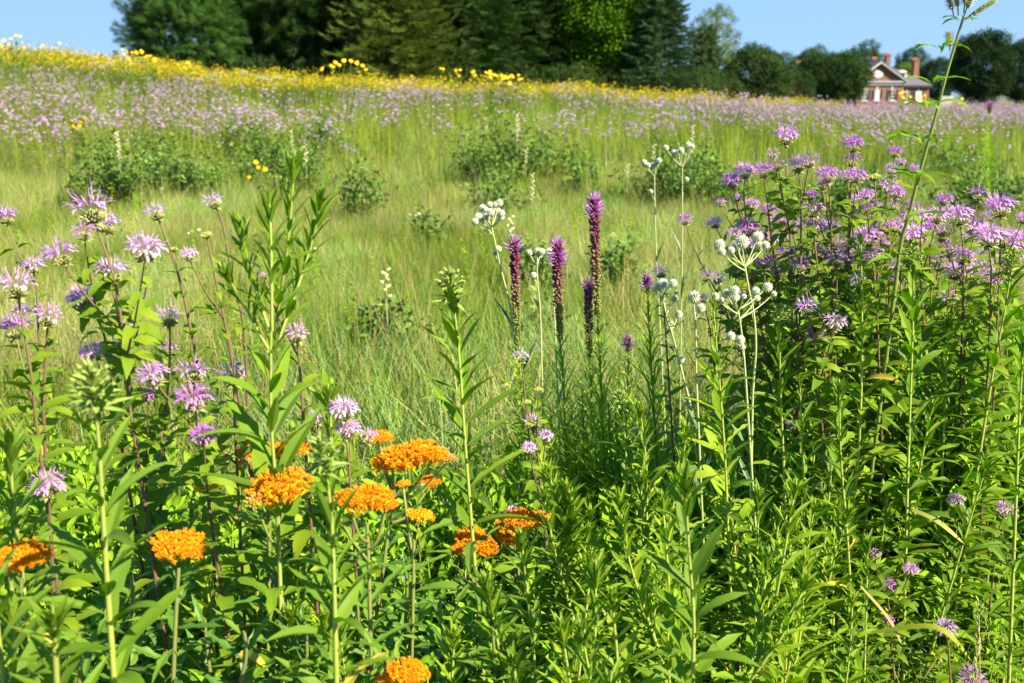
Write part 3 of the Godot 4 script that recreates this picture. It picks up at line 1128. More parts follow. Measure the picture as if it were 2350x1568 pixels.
func make_house() -> void:
	var far := 140.0
	var origin := at(2076, 190, far)
	origin.y = -0.15
	var o := thing("brick_house", "red brick house with grey slate roof and tall chimneys behind the meadow", "house", origin)
	var q := func(x: float, y: float, z: float) -> Vector3:
		var p := at(x, y, far) - origin
		return Vector3(p.x, p.y, z)
	var bx := func(called: String, x0: float, y0: float, x1: float, y1: float, z0: float, z1: float, m: Material, parent: Node3D) -> MeshInstance3D:
		var a: Vector3 = q.call(x0, y1, z0)
		var b: Vector3 = q.call(x1, y0, z1)
		var s := Shape.new()
		s.box(a, b)
		return put(called, s.mesh(), m, parent)
	var low := 245.0
	# gabled front block
	var s := Shape.new()
	var out := PackedVector2Array()
	for c in [[1966, low], [2074, low], [2074, 184], [2020, 144], [1966, 184]]:
		var p: Vector3 = q.call(c[0], c[1], 0)
		out.append(Vector2(p.x, p.y))
	s.prism(out, -9.0, 0.0)
	put("gable_wall", s.mesh(), mats.brick, o)
	# its roof and white rakes
	for side in [-1, 1]:
		var apex: Vector3 = q.call(2020, 141.5, 0.5)
		var eave: Vector3 = q.call(2020 + side * 60, 185.5, 0.5)
		var back := Vector3(0, 0, -9.8)
		put("roof_slope", slab([apex, eave, eave + back, apex + back], Vector3(0, 0.16, 0)), mats.slate, o)
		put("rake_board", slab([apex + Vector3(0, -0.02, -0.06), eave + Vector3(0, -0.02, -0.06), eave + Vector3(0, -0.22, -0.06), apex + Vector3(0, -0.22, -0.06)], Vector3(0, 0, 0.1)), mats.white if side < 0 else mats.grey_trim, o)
	bx.call("cornice", 1962, 185.5, 2079, 190, -0.1, 0.40, mats.grey_trim, o)
	bx.call("frieze_board", 1964, 190.2, 2077, 196, -0.1, 0.22, mats.grey_trim, o)
	# lower wing to the side, hipped
	bx.call("wing_wall", 2075, 197, 2142, low, -9.0, -1.2, mats.brick, o)
	var e0: Vector3 = q.call(2074, 198, -0.7)
	var e1: Vector3 = q.call(2146, 198, -0.7)
	var r0: Vector3 = q.call(2030, 152, -5.0)
	var r1: Vector3 = q.call(2070, 152, -5.0)
	var deep := Vector3(0, 0, -9.0)
	put("roof_slope", slab([Vector3(r0.x, r0.y, -5.0), r1, e1, e0], Vector3(0, 0.16, 0.04)), mats.slate, o)
	put("roof_slope", slab([r1, e1 + deep, e1], Vector3(0.04, 0.17, 0)), mats.slate, o)
	put("roof_slope", slab([r0, e0 + deep, e1 + deep, r1], Vector3(0, 0.15, -0.04)), mats.slate, o)
	bx.call("cornice", 2079.5, 198.2, 2144.5, 201, -1.3, -0.85, mats.grey_trim, o)
	# oval window in the gable
	var oval := func(rx: float, ry: float, z0: float, z1: float, m: Material, called: String, parent: Node3D) -> MeshInstance3D:
		var t := Shape.new()
		var c: Vector3 = q.call(2016, 170, 0)
		var ring := PackedVector2Array()
		for k in 24:
			ring.append(Vector2(c.x + cos(TAU * k / 24) * rx, c.y + sin(TAU * k / 24) * ry))
		t.prism(ring, z0, z1)
		return put(called, t.mesh(), m, parent)
	var ow: MeshInstance3D = oval.call(0.66, 0.50, -0.05, 0.07, mats.white, "oval_window", o)
	oval.call(0.46, 0.33, 0.0, 0.09, mats.pane, "pane", ow)
	# windows: x of the middle, top, width of the glass, its look, front plane
	var rows := [[1985, 206.5, 13, 0, 0.0], [2013, 206.5, 13, 1, 0.0], [2048, 206, 15, 0, 0.0], [2089, 211, 12, 0, -1.2], [2116, 209, 16, 1, -1.2]]
	for w in rows:
		var z: float = w[4]
		var hw: float = w[2] * 0.5
		var f: MeshInstance3D = bx.call("window", w[0] - hw, w[1], w[0] + hw, w[1] + 24, z - 0.1, z + 0.06, mats.white, o)
		var white_blind: bool = w[3] == 1
		for i in 2:
			for j in 3:
				bx.call("pane", w[0] - hw + 1.1 + i * (hw - 0.6), w[1] + 1.2 + j * 7.5, w[0] - hw + 1.1 + i * (hw - 0.6) + hw - 1.7, w[1] + 7.6 + j * 7.5, z, z + 0.075, mats.pane if white_blind else mats.dark_pane, f)
		for side in [-1, 1]:
			bx.call("shutter", w[0] + side * (hw + 3.2) - 2.8, w[1] - 0.5, w[0] + side * (hw + 3.2) + 2.8, w[1] + 24.5, z - 0.05, z + 0.09, mats.shutter, f)
		bx.call("sill", w[0] - hw - 1, w[1] + 24.2, w[0] + hw + 1, w[1] + 26, z - 0.05, z + 0.18, mats.white, f)
		bx.call("keystone", w[0] - 2, w[1] - 7, w[0] + 2, w[1] - 1.2, z - 0.05, z + 0.08, mats.white, f)
	# dormer
	var d: MeshInstance3D = bx.call("dormer", 2078.5, 166, 2096.5, 190, -6.5, -2.3, mats.white, o)
	var dt := Shape.new()
	var tri := PackedVector2Array()
	for c in [[2077, 166], [2098, 166], [2094, 161.5], [2087.5, 159.5], [2081, 161.5]]:
		var p: Vector3 = q.call(c[0], c[1], 0)
		tri.append(Vector2(p.x, p.y))
	dt.prism(tri, -6.4, -2.15)
	put("dormer_roof", dt.mesh(), mats.white, d)
	for i in 2:
		for j in 3:
			bx.call("pane", 2083.4 + i * 4.4, 167.5 + j * 4.6, 2087.2 + i * 4.4, 171.5 + j * 4.6, -2.4, -2.25, mats.dark_pane, d)
	# chimneys: x0, x1, top, bottom, z
	for c in [[2030, 2042, 131, 165, -4.5], [2053, 2067.5, 122, 170, -3.6], [2121, 2138, 133, 182, -4.0], [2112, 2120.6, 158, 185, -5.2]]:
		var ch: MeshInstance3D = bx.call("chimney", c[0], c[2] + 3.5, c[1], c[3] + 12, c[4] - 1.0, c[4], mats.brick, o)
		bx.call("chimney_cap", c[0] - 1.2, c[2], c[1] + 1.2, c[2] + 3.4, c[4] - 1.08, c[4] + 0.08, mats.brick, ch)
		for k in 2:
			var cx: float = lerpf(c[0], c[1], 0.3 + 0.4 * k)
			bx.call("chimney_pot", cx - 2.0, c[2] - 4.0, cx + 2.0, c[2] - 0.1, c[4] - 0.65, c[4] - 0.3, mats.clay, ch)
	# the neighbouring house shows only the top of one chimney above the trees
	var n := at(1849, 140, 150)
	var n0 := Vector3(n.x, 0, n.z)
	var h2 := thing("neighbour_house", "second brick house hidden by trees, only its chimney top showing", "house", n0)
	var body := Shape.new()
	body.box(Vector3(-5, 0, -8), Vector3(5, 3.6, 0))
	put("wall", body.mesh(), mats.brick, h2)
	put("roof_slope", slab([Vector3(-5.4, 3.5, 0.5), Vector3(5.4, 3.5, 0.5), Vector3(5.4, 5.8, -4), Vector3(-5.4, 5.8, -4)], Vector3(0, 0.15, 0.03)), mats.slate, h2)
	put("roof_slope", slab([Vector3(-5.4, 3.5, -8.5), Vector3(5.4, 3.5, -8.5), Vector3(5.4, 5.8, -4), Vector3(-5.4, 5.8, -4)], Vector3(0, 0.15, -0.03)), mats.slate, h2)
	var ch2 := Shape.new()
	var tall := at(1849, 137, 150).y
	ch2.box(Vector3(-0.32, 3.0, -4.4), Vector3(0.32, tall - 0.3, -3.7))
	var cm := put("chimney", ch2.mesh(), mats.brick, h2)
	var cap := Shape.new()
	cap.box(Vector3(-0.4, tall - 0.29, -4.5), Vector3(0.4, tall, -3.6))
	put("chimney_cap", cap.mesh(), mats.clay, cm)
	# white lattice garden fence beside the house
	var fo := at(2158, 230, 138)
	fo.y = -0.1
	var fence := thing("garden_fence", "low white garden fence beside the brick house", "fence", fo)
	for k in 2:
		var b := Shape.new()
		b.box(Vector3(0, 0.5 + k * 0.8, -0.03), Vector3(1.7, 0.6 + k * 0.8, 0.03))
		put("rail", b.mesh(), mats.white, fence)
	for k in 9:
		var b := Shape.new()
		b.box(Vector3(0.02 + k * 0.2, 0.0, 0.035), Vector3(0.13 + k * 0.2, 1.55, 0.07))
		put("picket", b.mesh(), mats.white, fence)

# ---------------------------------------------------------------- the scene
func _ready() -> void:
	rng.seed = 20240711
	look = Basis(Vector3.RIGHT, TILT)
	# camera, sky, sun, exposure
	var cam := Camera3D.new()
	cam.name = "camera"
	cam.position = EYE
	cam.basis = look
	cam.fov = 38.0
	cam.near = 0.05
	cam.far = 3000.0
	var lens := CameraAttributesPhysical.new()
	lens.frustum_focal_length = 34.85
	lens.frustum_focus_distance = 1.85
	lens.exposure_aperture = 7.0
	lens.frustum_near = 0.05
	lens.frustum_far = 3000.0
	cam.attributes = lens
	add_child(cam)
	cam.current = true

	var env := Environment.new()
	env.background_mode = Environment.BG_SKY
	var sky := ProceduralSkyMaterial.new()
	sky.sky_top_color = Color(0.055, 0.135, 0.29).linear_to_srgb()
	sky.sky_horizon_color = Color(0.135, 0.220, 0.320).linear_to_srgb()
	sky.sky_curve = 0.16
	sky.sky_energy_multiplier = 1.08
	sky.ground_bottom_color = Color(0.05, 0.06, 0.03).linear_to_srgb()
	sky.ground_horizon_color = Color(0.10, 0.13, 0.06).linear_to_srgb()
	sky.sun_angle_max = 0.0
	env.sky = Sky.new()
	env.sky.sky_material = sky
	env.tonemap_mode = Environment.TONE_MAPPER_LINEAR
	env.tonemap_exposure = 2.95
	env.sdfgi_enabled = true
	env.ssao_enabled = true
	env.ssil_enabled = true
	var world := WorldEnvironment.new()
	world.name = "world"
	world.environment = env
	add_child(world)

	var sun := DirectionalLight3D.new()
	sun.name = "sun"
	sun.light_color = Color(1.0, 0.94, 0.84)
	sun.light_energy = 1.6
	sun.light_angular_distance = 0.5
	sun.shadow_enabled = true
	sun.basis = Basis.looking_at(-Vector3(0.62, 0.66, 0.52).normalized())
	add_child(sun)

	make_materials()
	make_leaves()
	make_bud_heads()
	make_flowers()
	make_umbels()
	make_balls()
	make_clumps()
	make_ground()
	make_house()
	plant_trees()
	plant_field()
	plant_grass()
	plant_indigo()
	plant_goldenrod()
	plant_bergamot()
	plant_others()

func make_materials() -> void:
	var glow := Color(0.72, 0.92, 0.20)
	for g in [["green_a", 0.150, 0.270, 0.016], ["green_b", 0.118, 0.222, 0.014], ["green_c", 0.185, 0.305, 0.018], ["green_d", 0.130, 0.235, 0.026]]:
		paint(g[0], Color(g[1], g[2], g[3]), 0.55, glow, 0.3)
	for g in [["near_a", 0.150, 0.260, 0.022], ["near_b", 0.125, 0.230, 0.020]]:
		paint(g[0], Color(g[1], g[2], g[3]), 0.55, glow, 0.3)
	for g in [["lime_a", 0.215, 0.330, 0.016], ["lime_b", 0.255, 0.360, 0.020]]:
		paint(g[0], Color(g[1], g[2], g[3]), 0.55, glow, 0.3)
	for g in [["mint_a", 0.185, 0.300, 0.016], ["mint_b", 0.135, 0.240, 0.014], ["mint_c", 0.235, 0.340, 0.018]]:
		paint(g[0], Color(g[1], g[2], g[3]), 0.6, Color(0.85, 0.98, 0.14), 0.3)
	for g in [["weed_a", 0.065, 0.160, 0.016], ["weed_b", 0.085, 0.190, 0.018], ["weed_c", 0.115, 0.225, 0.020]]:
		paint(g[0], Color(g[1], g[2], g[3]), 0.45, Color(0.5, 0.72, 0.12), 0.4)
	paint("yellowed", Color(0.45, 0.36, 0.04), 0.6, Color(0.6, 0.5, 0.1))
	paint("yucca", Color(0.135, 0.215, 0.105), 0.5, Color(0.35, 0.5, 0.2), 0.45)
	paint("stem", Color.WHITE, 0.6, Color.BLACK, 0.4)
	paint("bud", Color.WHITE, 0.6, Color(0.25, 0.28, 0.1), 0.35)
	paint("calyx", Color.WHITE, 0.6, Color(0.3, 0.32, 0.12), 0.3)
	for g in [["lilac_a", 0.64, 0.38, 0.66], ["lilac_b", 0.70, 0.46, 0.72], ["lilac_c", 0.58, 0.31, 0.62]]:
		paint(g[0], Color(g[1], g[2], g[3]), 0.7, Color(0.75, 0.72, 0.78), 0.25)
	for g in [["purple_a", 0.52, 0.22, 0.58], ["purple_b", 0.46, 0.17, 0.54], ["purple_c", 0.58, 0.29, 0.62]]:
		paint(g[0], Color(g[1], g[2], g[3]), 0.7, Color(0.75, 0.72, 0.78), 0.25)
	paint("pale_lilac", Color(0.68, 0.52, 0.72), 0.7, Color(0.75, 0.74, 0.78), 0.25)
	paint("petal_thread", Color.WHITE, 0.7, Color(0.7, 0.6, 0.75), 0.25)
	paint("magenta", Color(0.52, 0.10, 0.50), 0.7, Color(0.6, 0.4, 0.6), 0.25)
	paint("orange", Color.WHITE, 0.55, Color(0.75, 0.6, 0.3), 0.3)
	paint("ball", Color.WHITE, 0.75, Color(0.2, 0.2, 0.16), 0.25)
	paint("grass", Color.WHITE, 0.65, Color(0.66, 0.80, 0.20), 0.2)
	paint("indigo", Color.WHITE, 0.55, Color(0.5, 0.66, 0.22), 0.2)
	paint("tree", Color.WHITE, 0.75, Color(0.50, 0.66, 0.12), 0.12)
	paint("bark", Color.WHITE, 0.9, Color.BLACK, 0.2)
	paint("wing", Color(0.7, 0.7, 0.65), 0.3)
	var brick := paint("brick", Color(0.28, 0.155, 0.108), 0.9, Color.BLACK, 0.2)
	var n := FastNoiseLite.new()
	n.seed = 9
	n.frequency = 0.06
	var t := NoiseTexture2D.new()
	t.width = 256
	t.height = 256
	t.seamless = true
	t.noise = n
	var ramp := Gradient.new()
	ramp.set_color(0, Color(0.75, 0.72, 0.72))
	ramp.set_color(1, Color(1.0, 1.0, 1.0))
	t.color_ramp = ramp
	brick.albedo_texture = t
	brick.uv1_triplanar = true
	brick.uv1_scale = Vector3.ONE * 0.5
	paint("clay", Color(0.45, 0.15, 0.09), 0.9, Color.BLACK, 0.2)
	var slate := paint("slate", Color(0.14, 0.145, 0.16), 0.75, Color.BLACK, 0.35)
	slate.albedo_texture = t
	slate.uv1_triplanar = true
	slate.uv1_scale = Vector3.ONE * 0.8
	paint("white", Color(0.50, 0.50, 0.49), 0.6)
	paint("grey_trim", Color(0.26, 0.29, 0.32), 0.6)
	paint("shutter", Color(0.03, 0.032, 0.032), 0.6)
	paint("pane", Color(0.40, 0.52, 0.62), 0.15, Color.BLACK, 0.6)
	paint("dark_pane", Color(0.03, 0.035, 0.04), 0.1, Color.BLACK, 0.6)

func plant_trees() -> void:
	broadleaf("bushy dark green pine standing alone at the end of the tree belt", 412, -55, 275, 62, Color(0.050, 0.115, 0.022), 1.35, 0.0, "", "pine_tree", "pine")
	broadleaf("very dark broad tree with sky gaps in its crown beside the lone pine", 590, -70, 260, 72, Color(0.040, 0.080, 0.026), 1.15, 0.0)
	broadleaf("tall dark pine with heavy layered boughs next to the olive larch", 715, -260, 300, 66, Color(0.040, 0.085, 0.018), 1.4, 0.0, "", "pine_tree", "pine")
	conifer("olive green feathery larch between dark evergreens", 895, -260, 370, 61, Color(0.085, 0.125, 0.020), "spruce", "larch_tree", 0.10, 0.05, 0.75, 0.02)
	conifer("dark green spruce with drooping boughs beside the olive larch", 1075, -330, 380, 64, Color(0.042, 0.085, 0.020), "spruce", "spruce_tree", 0.35, 0.05, 0.8, 0.02)
	conifer("tall blackish spruce with a bare lower trunk near the maple", 1215, -330, 360, 67, Color(0.040, 0.078, 0.020), "spruce", "spruce_tree", 0.35, 0.12, 0.8, 0.12)
	broadleaf("bright green maple shining among the dark evergreens", 1385, -150, 240, 66, Color(0.080, 0.170, 0.010), 1.3, 0.02, "", "maple_tree")
	conifer("blue green spruce at the open end of the tree belt", 1525, -70, 235, 63, Color(0.050, 0.100, 0.034), "spruce", "spruce_tree", 0.28, 0.04, 0.75, 0.02)
	conifer("slim grey green young pine with thin crown at the belt's edge", 1622, 60, 120, 67, Color(0.075, 0.125, 0.045), "pine", "pine_tree", 0.15, 0.25, 0.6, 0.02)
	broadleaf("airy olive tree top spraying out against the blue sky", 1640, -15, 135, 72, Color(0.12, 0.17, 0.030), 0.55, 0.30, "", "birch_tree")
	broadleaf("rounded dark green maple with domed crown beside the slim pine", 1742, 97, 205, 95, Color(0.045, 0.085, 0.024), 1.25, 0.0, "", "maple_tree")
	broadleaf("low wide dark tree half covering the brick house", 1915, 108, 190, 108, Color(0.040, 0.078, 0.020), 1.25, 0.0)
	broadleaf("lighter tree crown rising behind the low wide dark tree", 1985, 87, 110, 160, Color(0.055, 0.11, 0.032), 0.9, 0.1)
	broadleaf("pale hazy tree far behind the neighbour's chimney", 1868, 104, 130, 175, Color(0.055, 0.10, 0.035), 0.9, 0.1)
	broadleaf("round tree top showing between the house chimneys", 2096, 97, 84, 175, Color(0.045, 0.095, 0.030), 0.9, 0.1)
	broadleaf("sunny yellow green tree close behind the slate roof", 2085, 138, 75, 158, Color(0.13, 0.21, 0.025), 0.8, 0.0)
	broadleaf("dark tree closing the gap beside the house's tall end chimney", 2160, 122, 110, 168, Color(0.030, 0.062, 0.024), 1.0, 0.0)
	broadleaf("tall egg shaped dark tree past the tall white flowered stem", 2262, 56, 150, 112, Color(0.028, 0.055, 0.020), 1.3, 0.0)
	broadleaf("dark tree with a smooth crown at the very edge of the picture", 2352, 74, 130, 118, Color(0.026, 0.052, 0.020), 1.2, 0.0)
	for k in 4:
		broadleaf("dark tree continuing the tree line beyond the house", 2460 + k * 115, 80 + 12 * (k % 2), 140, 122 + 4 * k, Color(0.03, 0.058, 0.02), 1.0, 0.0, "trees of the line beyond the house")
	broadleaf("faint dark tree top peeping over the yellow flowers of the slope", 85, 104, 70, 190, Color(0.040, 0.075, 0.035), 0.7, 0.0)
	broadleaf("small dark bushy tree top beside two tiny pines over the slope", 196, 118, 46, 190, Color(0.040, 0.075, 0.035), 0.7, 0.0)
	conifer("tiny distant pine tip, the shorter of two over the slope", 232, 122, 26, 180, Color(0.04, 0.08, 0.045), "spruce", "pine_tree", 0.2, 0.0, 0.8, 0.0)
	conifer("tiny distant pine tip close to the lone bushy pine", 264, 116, 34, 175, Color(0.04, 0.08, 0.045), "spruce", "pine_tree", 0.2, 0.0, 0.8, 0.0)
	for k in 6:
		broadleaf("dark tree packed into the second row behind the belt", 690 + k * 145, -180 - 40 * (k % 3), 260, 84 + 3 * (k % 2), Color(0.042, 0.085, 0.018), 1.0, 0.0, "trees packed behind the belt")
	broadleaf("small dark tree filling the gap before the neighbour's chimney", 1834, 150, 95, 98, Color(0.040, 0.076, 0.022), 0.8, 0.0)
	# low thicket in the shade under the belt
	for k in 20:
		broadleaf("low dark bush in the shade under the tree belt", 540 + k * 60 + rf(-20, 20), 125 + rf(-14, 16) + k * 1.5, 120, 60 + rf(0, 5), Color(0.050, 0.095, 0.026), 0.55, 0.0, "bushes under the tree belt", "understory_bush")

func plant_field() -> void:
	var patch := FastNoiseLite.new()
	patch.seed = 12
	patch.frequency = 0.11
	var mint: Array = []
	var gold: Array = []
	for k in 4:
		mint.append(far_bergamot(4 + k, 0.95))
		gold.append(far_yellow(11, 1.08, 0.030, [Color(0.90, 0.68, 0.010), Color(0.88, 0.56, 0.008), Color(0.92, 0.74, 0.018), Color(0.90, 0.64, 0.010)][k]))
	var places := [[], [], [], [], [], [], [], []]
	var tints := [PackedColorArray(), PackedColorArray(), PackedColorArray(), PackedColorArray(), PackedColorArray(), PackedColorArray(), PackedColorArray(), PackedColorArray()]
	var near := 0
	var near_gold := 0
	for i in 26000:
		var d := sqrt(lerpf(10.5 * 10.5, 66.0 * 66.0, rng.randf()))
		var x := rf(-0.66, 0.66) * d
		var z := -d
		var n := patch.get_noise_2d(x, z * 0.6)
		var edge := 16.0 + 1.5 * sin(x * 0.35) + n * 5.0 - (3.5 if x > 5.0 else 0.0) - (2.0 if x < -6.0 else 0.0)
		if d < edge:
			continue
		var ridge := 32.5 + n * 6.0 + 2.5 * sin(x * 0.2) + (1.5 if x > -7.0 else 2.0)
		if x > 7.0:
			ridge += (x - 7.0) * 2.2
		var yellow := d > ridge
		if yellow and x > 20.0:
			yellow = rng.randf() < 0.2
		if d > 50.0 and x < 2.0:
			continue
		if not yellow and rng.randf() > clampf(0.15 + n * 1.3 + 0.9 * patch.get_noise_2d(x * 2.6 + 70.0, z * 2.0) + (d - edge) * 0.016 * (1.0 if x < 6.0 else 0.45), 0.03, 0.75):
			continue
		if yellow and rng.randf() > (1.0 if x < -5.0 else 0.85 + n):
			continue
		if not yellow and d > ridge - 3.0 and rng.randf() < 0.5:
			continue
		var xf := upright(Vector3(x, ground(x, z), z), rf(0, TAU), rf(0.78, 1.12) * (1.0 + 0.35 * patch.get_noise_2d(x * 3.0, z * 3.0 + 30.0)), rf(0, 0.16), rf(0, TAU))
		var inside := absf(x) < 0.5 * d
		var k := rng.randi() % 4
		if not yellow and d < 21.0 and inside and near < 170:
			near += 1
			single("bergamot_plant", mint[k], mats.grass, xf, "small lilac bergamot at the front edge of the distant flower field", "flower", "bergamot along the front edge of the field")
		elif yellow and d < ridge + 2.0 and inside and near_gold < 110:
			near_gold += 1
			single("coneflower_plant", gold[k], mats.grass, xf, "golden coneflower in the yellow band below the trees", "flower", "coneflowers in the yellow band")
		else:
			var slot := k + (4 if yellow else 0)
			places[slot].append(xf)
			tints[slot].append(vary(Color(1, 1, 1), 0.12))
	for k in 8:
		var p: Array[Transform3D] = []
		p.assign(places[k])
		if k < 4:
			stuff("bergamot_field", "mass of lilac bergamot flowers spread across the distant rising field", "flowers", mint[k], mats.grass, p, tints[k])
		else:
			stuff("coneflower_field", "mass of golden coneflowers along the ridge below the trees", "flowers", gold[k - 4], mats.grass, p, tints[k])
	# tall yellow sunflowers that stand out above the ridge
	var suns := [
		["pale yellow sunflower group at the slope's top edge against the sky", 24, [8, 92, 15, 24, 88, 13, 36, 82, 16, 46, 83, 13, 50, 98, 12]],
		["lone yellow sunflower with upright leaves against the sky", 25, [136, 99, 14, 98, 103, 10]],
		["spindly sunflower with three blooms in front of the lone pine's edge", 25, [280, 113, 12, 284, 124, 12, 290, 117, 11]],
		["yellow sunflower cluster before the lone pine's dark boughs", 25, [302, 120, 15, 314, 122, 15, 325, 119, 16, 334, 131, 14, 344, 128, 15, 352, 134, 13]],
		["solitary square looking yellow bloom in front of the pine's end", 25, [430, 143, 18, 436, 153, 9]],
		["bright yellow sunflower group before the dark pine, its blooms in an arch", 25, [740, 155, 15, 764, 153, 16, 770, 143, 17, 790, 138, 16, 805, 139, 17, 818, 143, 17, 832, 150, 16]],
		["yellow sunflower standing just in front of the olive larch's far side", 27, [1017, 158, 16, 1046, 161, 14, 1056, 160, 14]],
		["yellow sunflower pair below the spruce with drooping boughs", 27, [1086, 164, 15, 1084, 174, 13, 1091, 172, 12]],
		["largest bright yellow sunflower cluster under the blackish spruce", 27, [1116, 166, 16, 1124, 168, 17, 1140, 173, 18, 1150, 172, 17, 1155, 180, 17, 1165, 178, 18, 1178, 176, 16, 1190, 172, 15, 1193, 182, 16]],
		["yellow sunflower blooms in front of the brick house windows", 32, [2066, 214, 15, 2074, 210, 14, 2070, 222, 12]],
		["low row of yellow sunflowers before the house's lower wing", 32, [2090, 222, 12, 2108, 224, 13, 2116, 222, 12, 2124, 229, 13, 2132, 231, 11]],
		["small yellow bloom beside the white garden fence", 34, [2208, 226, 13]],
	]
	for sn in suns:
		sunflower(sn[0], sn[1], sn[2], Color(0.82, 0.60, 0.020))
	sunflower("three small golden coneflowers in the grass beside the branched goldenrod", 6.5, [587, 372, 15, 592, 384, 13, 607, 388, 17, 571, 406, 12], Color(0.86, 0.48, 0.008))
	sunflower("tiny white meadow flowers beside the sparse dark indigo plant", 6.5, [962, 490, 8, 955, 494, 6, 941, 492, 5], Color(0.75, 0.75, 0.70))
	sunflower("two tiny white meadow flowers in the grass above the half opened bergamot", 5.5, [456, 527, 8, 432, 535, 6], Color(0.75, 0.75, 0.70))
	sunflower("orange yellow coneflower group at the foot of the lilac slope", 15, [165, 277, 11, 187, 278, 16, 195, 268, 9, 176, 294, 8, 190, 297, 8], Color(0.82, 0.44, 0.008))
	# creamy flower clusters along the skyline
	var creams := [[560, 171], [598, 182], [615, 183], [640, 181], [672, 185], [480, 178], [255, 148], [240, 155]]
	var words := ["below the lone pine's shaded side", "against the dark broad tree's foot", "in the middle of the pale row under the dark tree", "beside the flattest pale cluster under the dark tree", "last of the pale row before the tall dark pine", "between yellow and lilac bands below the pine", "leaning on the slope under the tiny pine tips", "lowest one under the tiny pine tips"]
	for i in creams.size():
		var p := at(creams[i][0], creams[i][1], 27)
		var s := Shape.new()
		var h := p.y - ground(p.x, p.z)
		s.tube(PackedVector3Array([Vector3(0, 0, 0), Vector3(0, h, 0)]), 0.006, 0.003, 4, Color(0.15, 0.2, 0.06), Color(0.3, 0.33, 0.14))
		for k in 40:
			var o := Vector3(rf(-1, 1), rf(-0.5, 0.6), rf(-1, 1)) * 0.10 + Vector3(0, h, 0)
			s.bud(o, Vector3(rf(-1, 1), 1, rf(-1, 1)), 0.035, 0.02, Color(0.34, 0.38, 0.16), vary(Color(0.48, 0.49, 0.26), 0.15), 5)
		single("cream_flower", s.mesh(), mats.grass, Transform3D(Basis(), Vector3(p.x, ground(p.x, p.z), p.z)), "cream flower cluster " + words[i], "flower")

func sunflower(label: String, ahead: float, blooms: Array, col: Color) -> void:
	var first := at(blooms[0], blooms[1], ahead)
	var foot := Vector3(first.x, ground(first.x, first.z), first.z)
	var o := thing("sunflower", label, "flower", foot)
	var s := Shape.new()
	var small := px(14, ahead) < 0.08
	for i2 in range(0, blooms.size(), 3) if small else range(0, blooms.size() * 2, 3):
		var i: int = i2 % blooms.size()
		var off := 0.0 if i2 < blooms.size() else 1.0
		var p := at(blooms[i] + off * rf(-9, 9), blooms[i + 1] + off * rf(-4, 14), ahead + rf(-0.3, 0.3) * minf(1.0, ahead / 20.0)) - foot
		var st := Vector3(p.x * 0.7, 0, p.z * 0.7)
		s.tube(smooth(PackedVector3Array([Vector3(st.x, ground(st.x + foot.x, st.z + foot.z) - foot.y, st.z), st.lerp(p, 0.6), p]), 4), 0.007 if not small else 0.003, 0.003 if not small else 0.0015, 4, Color(0.13, 0.2, 0.04), Color(0.18, 0.26, 0.05))
		var f := Shape.new()
		ray_flower(f, Vector3.ZERO, Vector3(rf(-0.2, 0.7), 0.8, 0.9).normalized(), px(blooms[i + 2], ahead) * (0.40 if small else rf(0.20, 0.33)), vary(col, 0.08), col * Color(0.75, 0.5, 0.8), 14)
		put("flower_head", f.mesh(), mats.orange, o, Transform3D(Basis(), p))
		for k in 7 if not small else 3:
			var a := rf(0, TAU)
			var l := 0.16 if not small else 0.07
			s.leaf(st.lerp(p, rf(0.3, 0.94)), Vector3(cos(a), rf(0.3, 0.9), sin(a)), Vector3.UP, l, l * 0.4, rf(0.2, 1.0), 0.2, 3, vary(Color(0.14, 0.22, 0.03), 0.25), Color(0.2, 0.28, 0.05), 1)
	put("stem", s.mesh(), mats.grass, o)

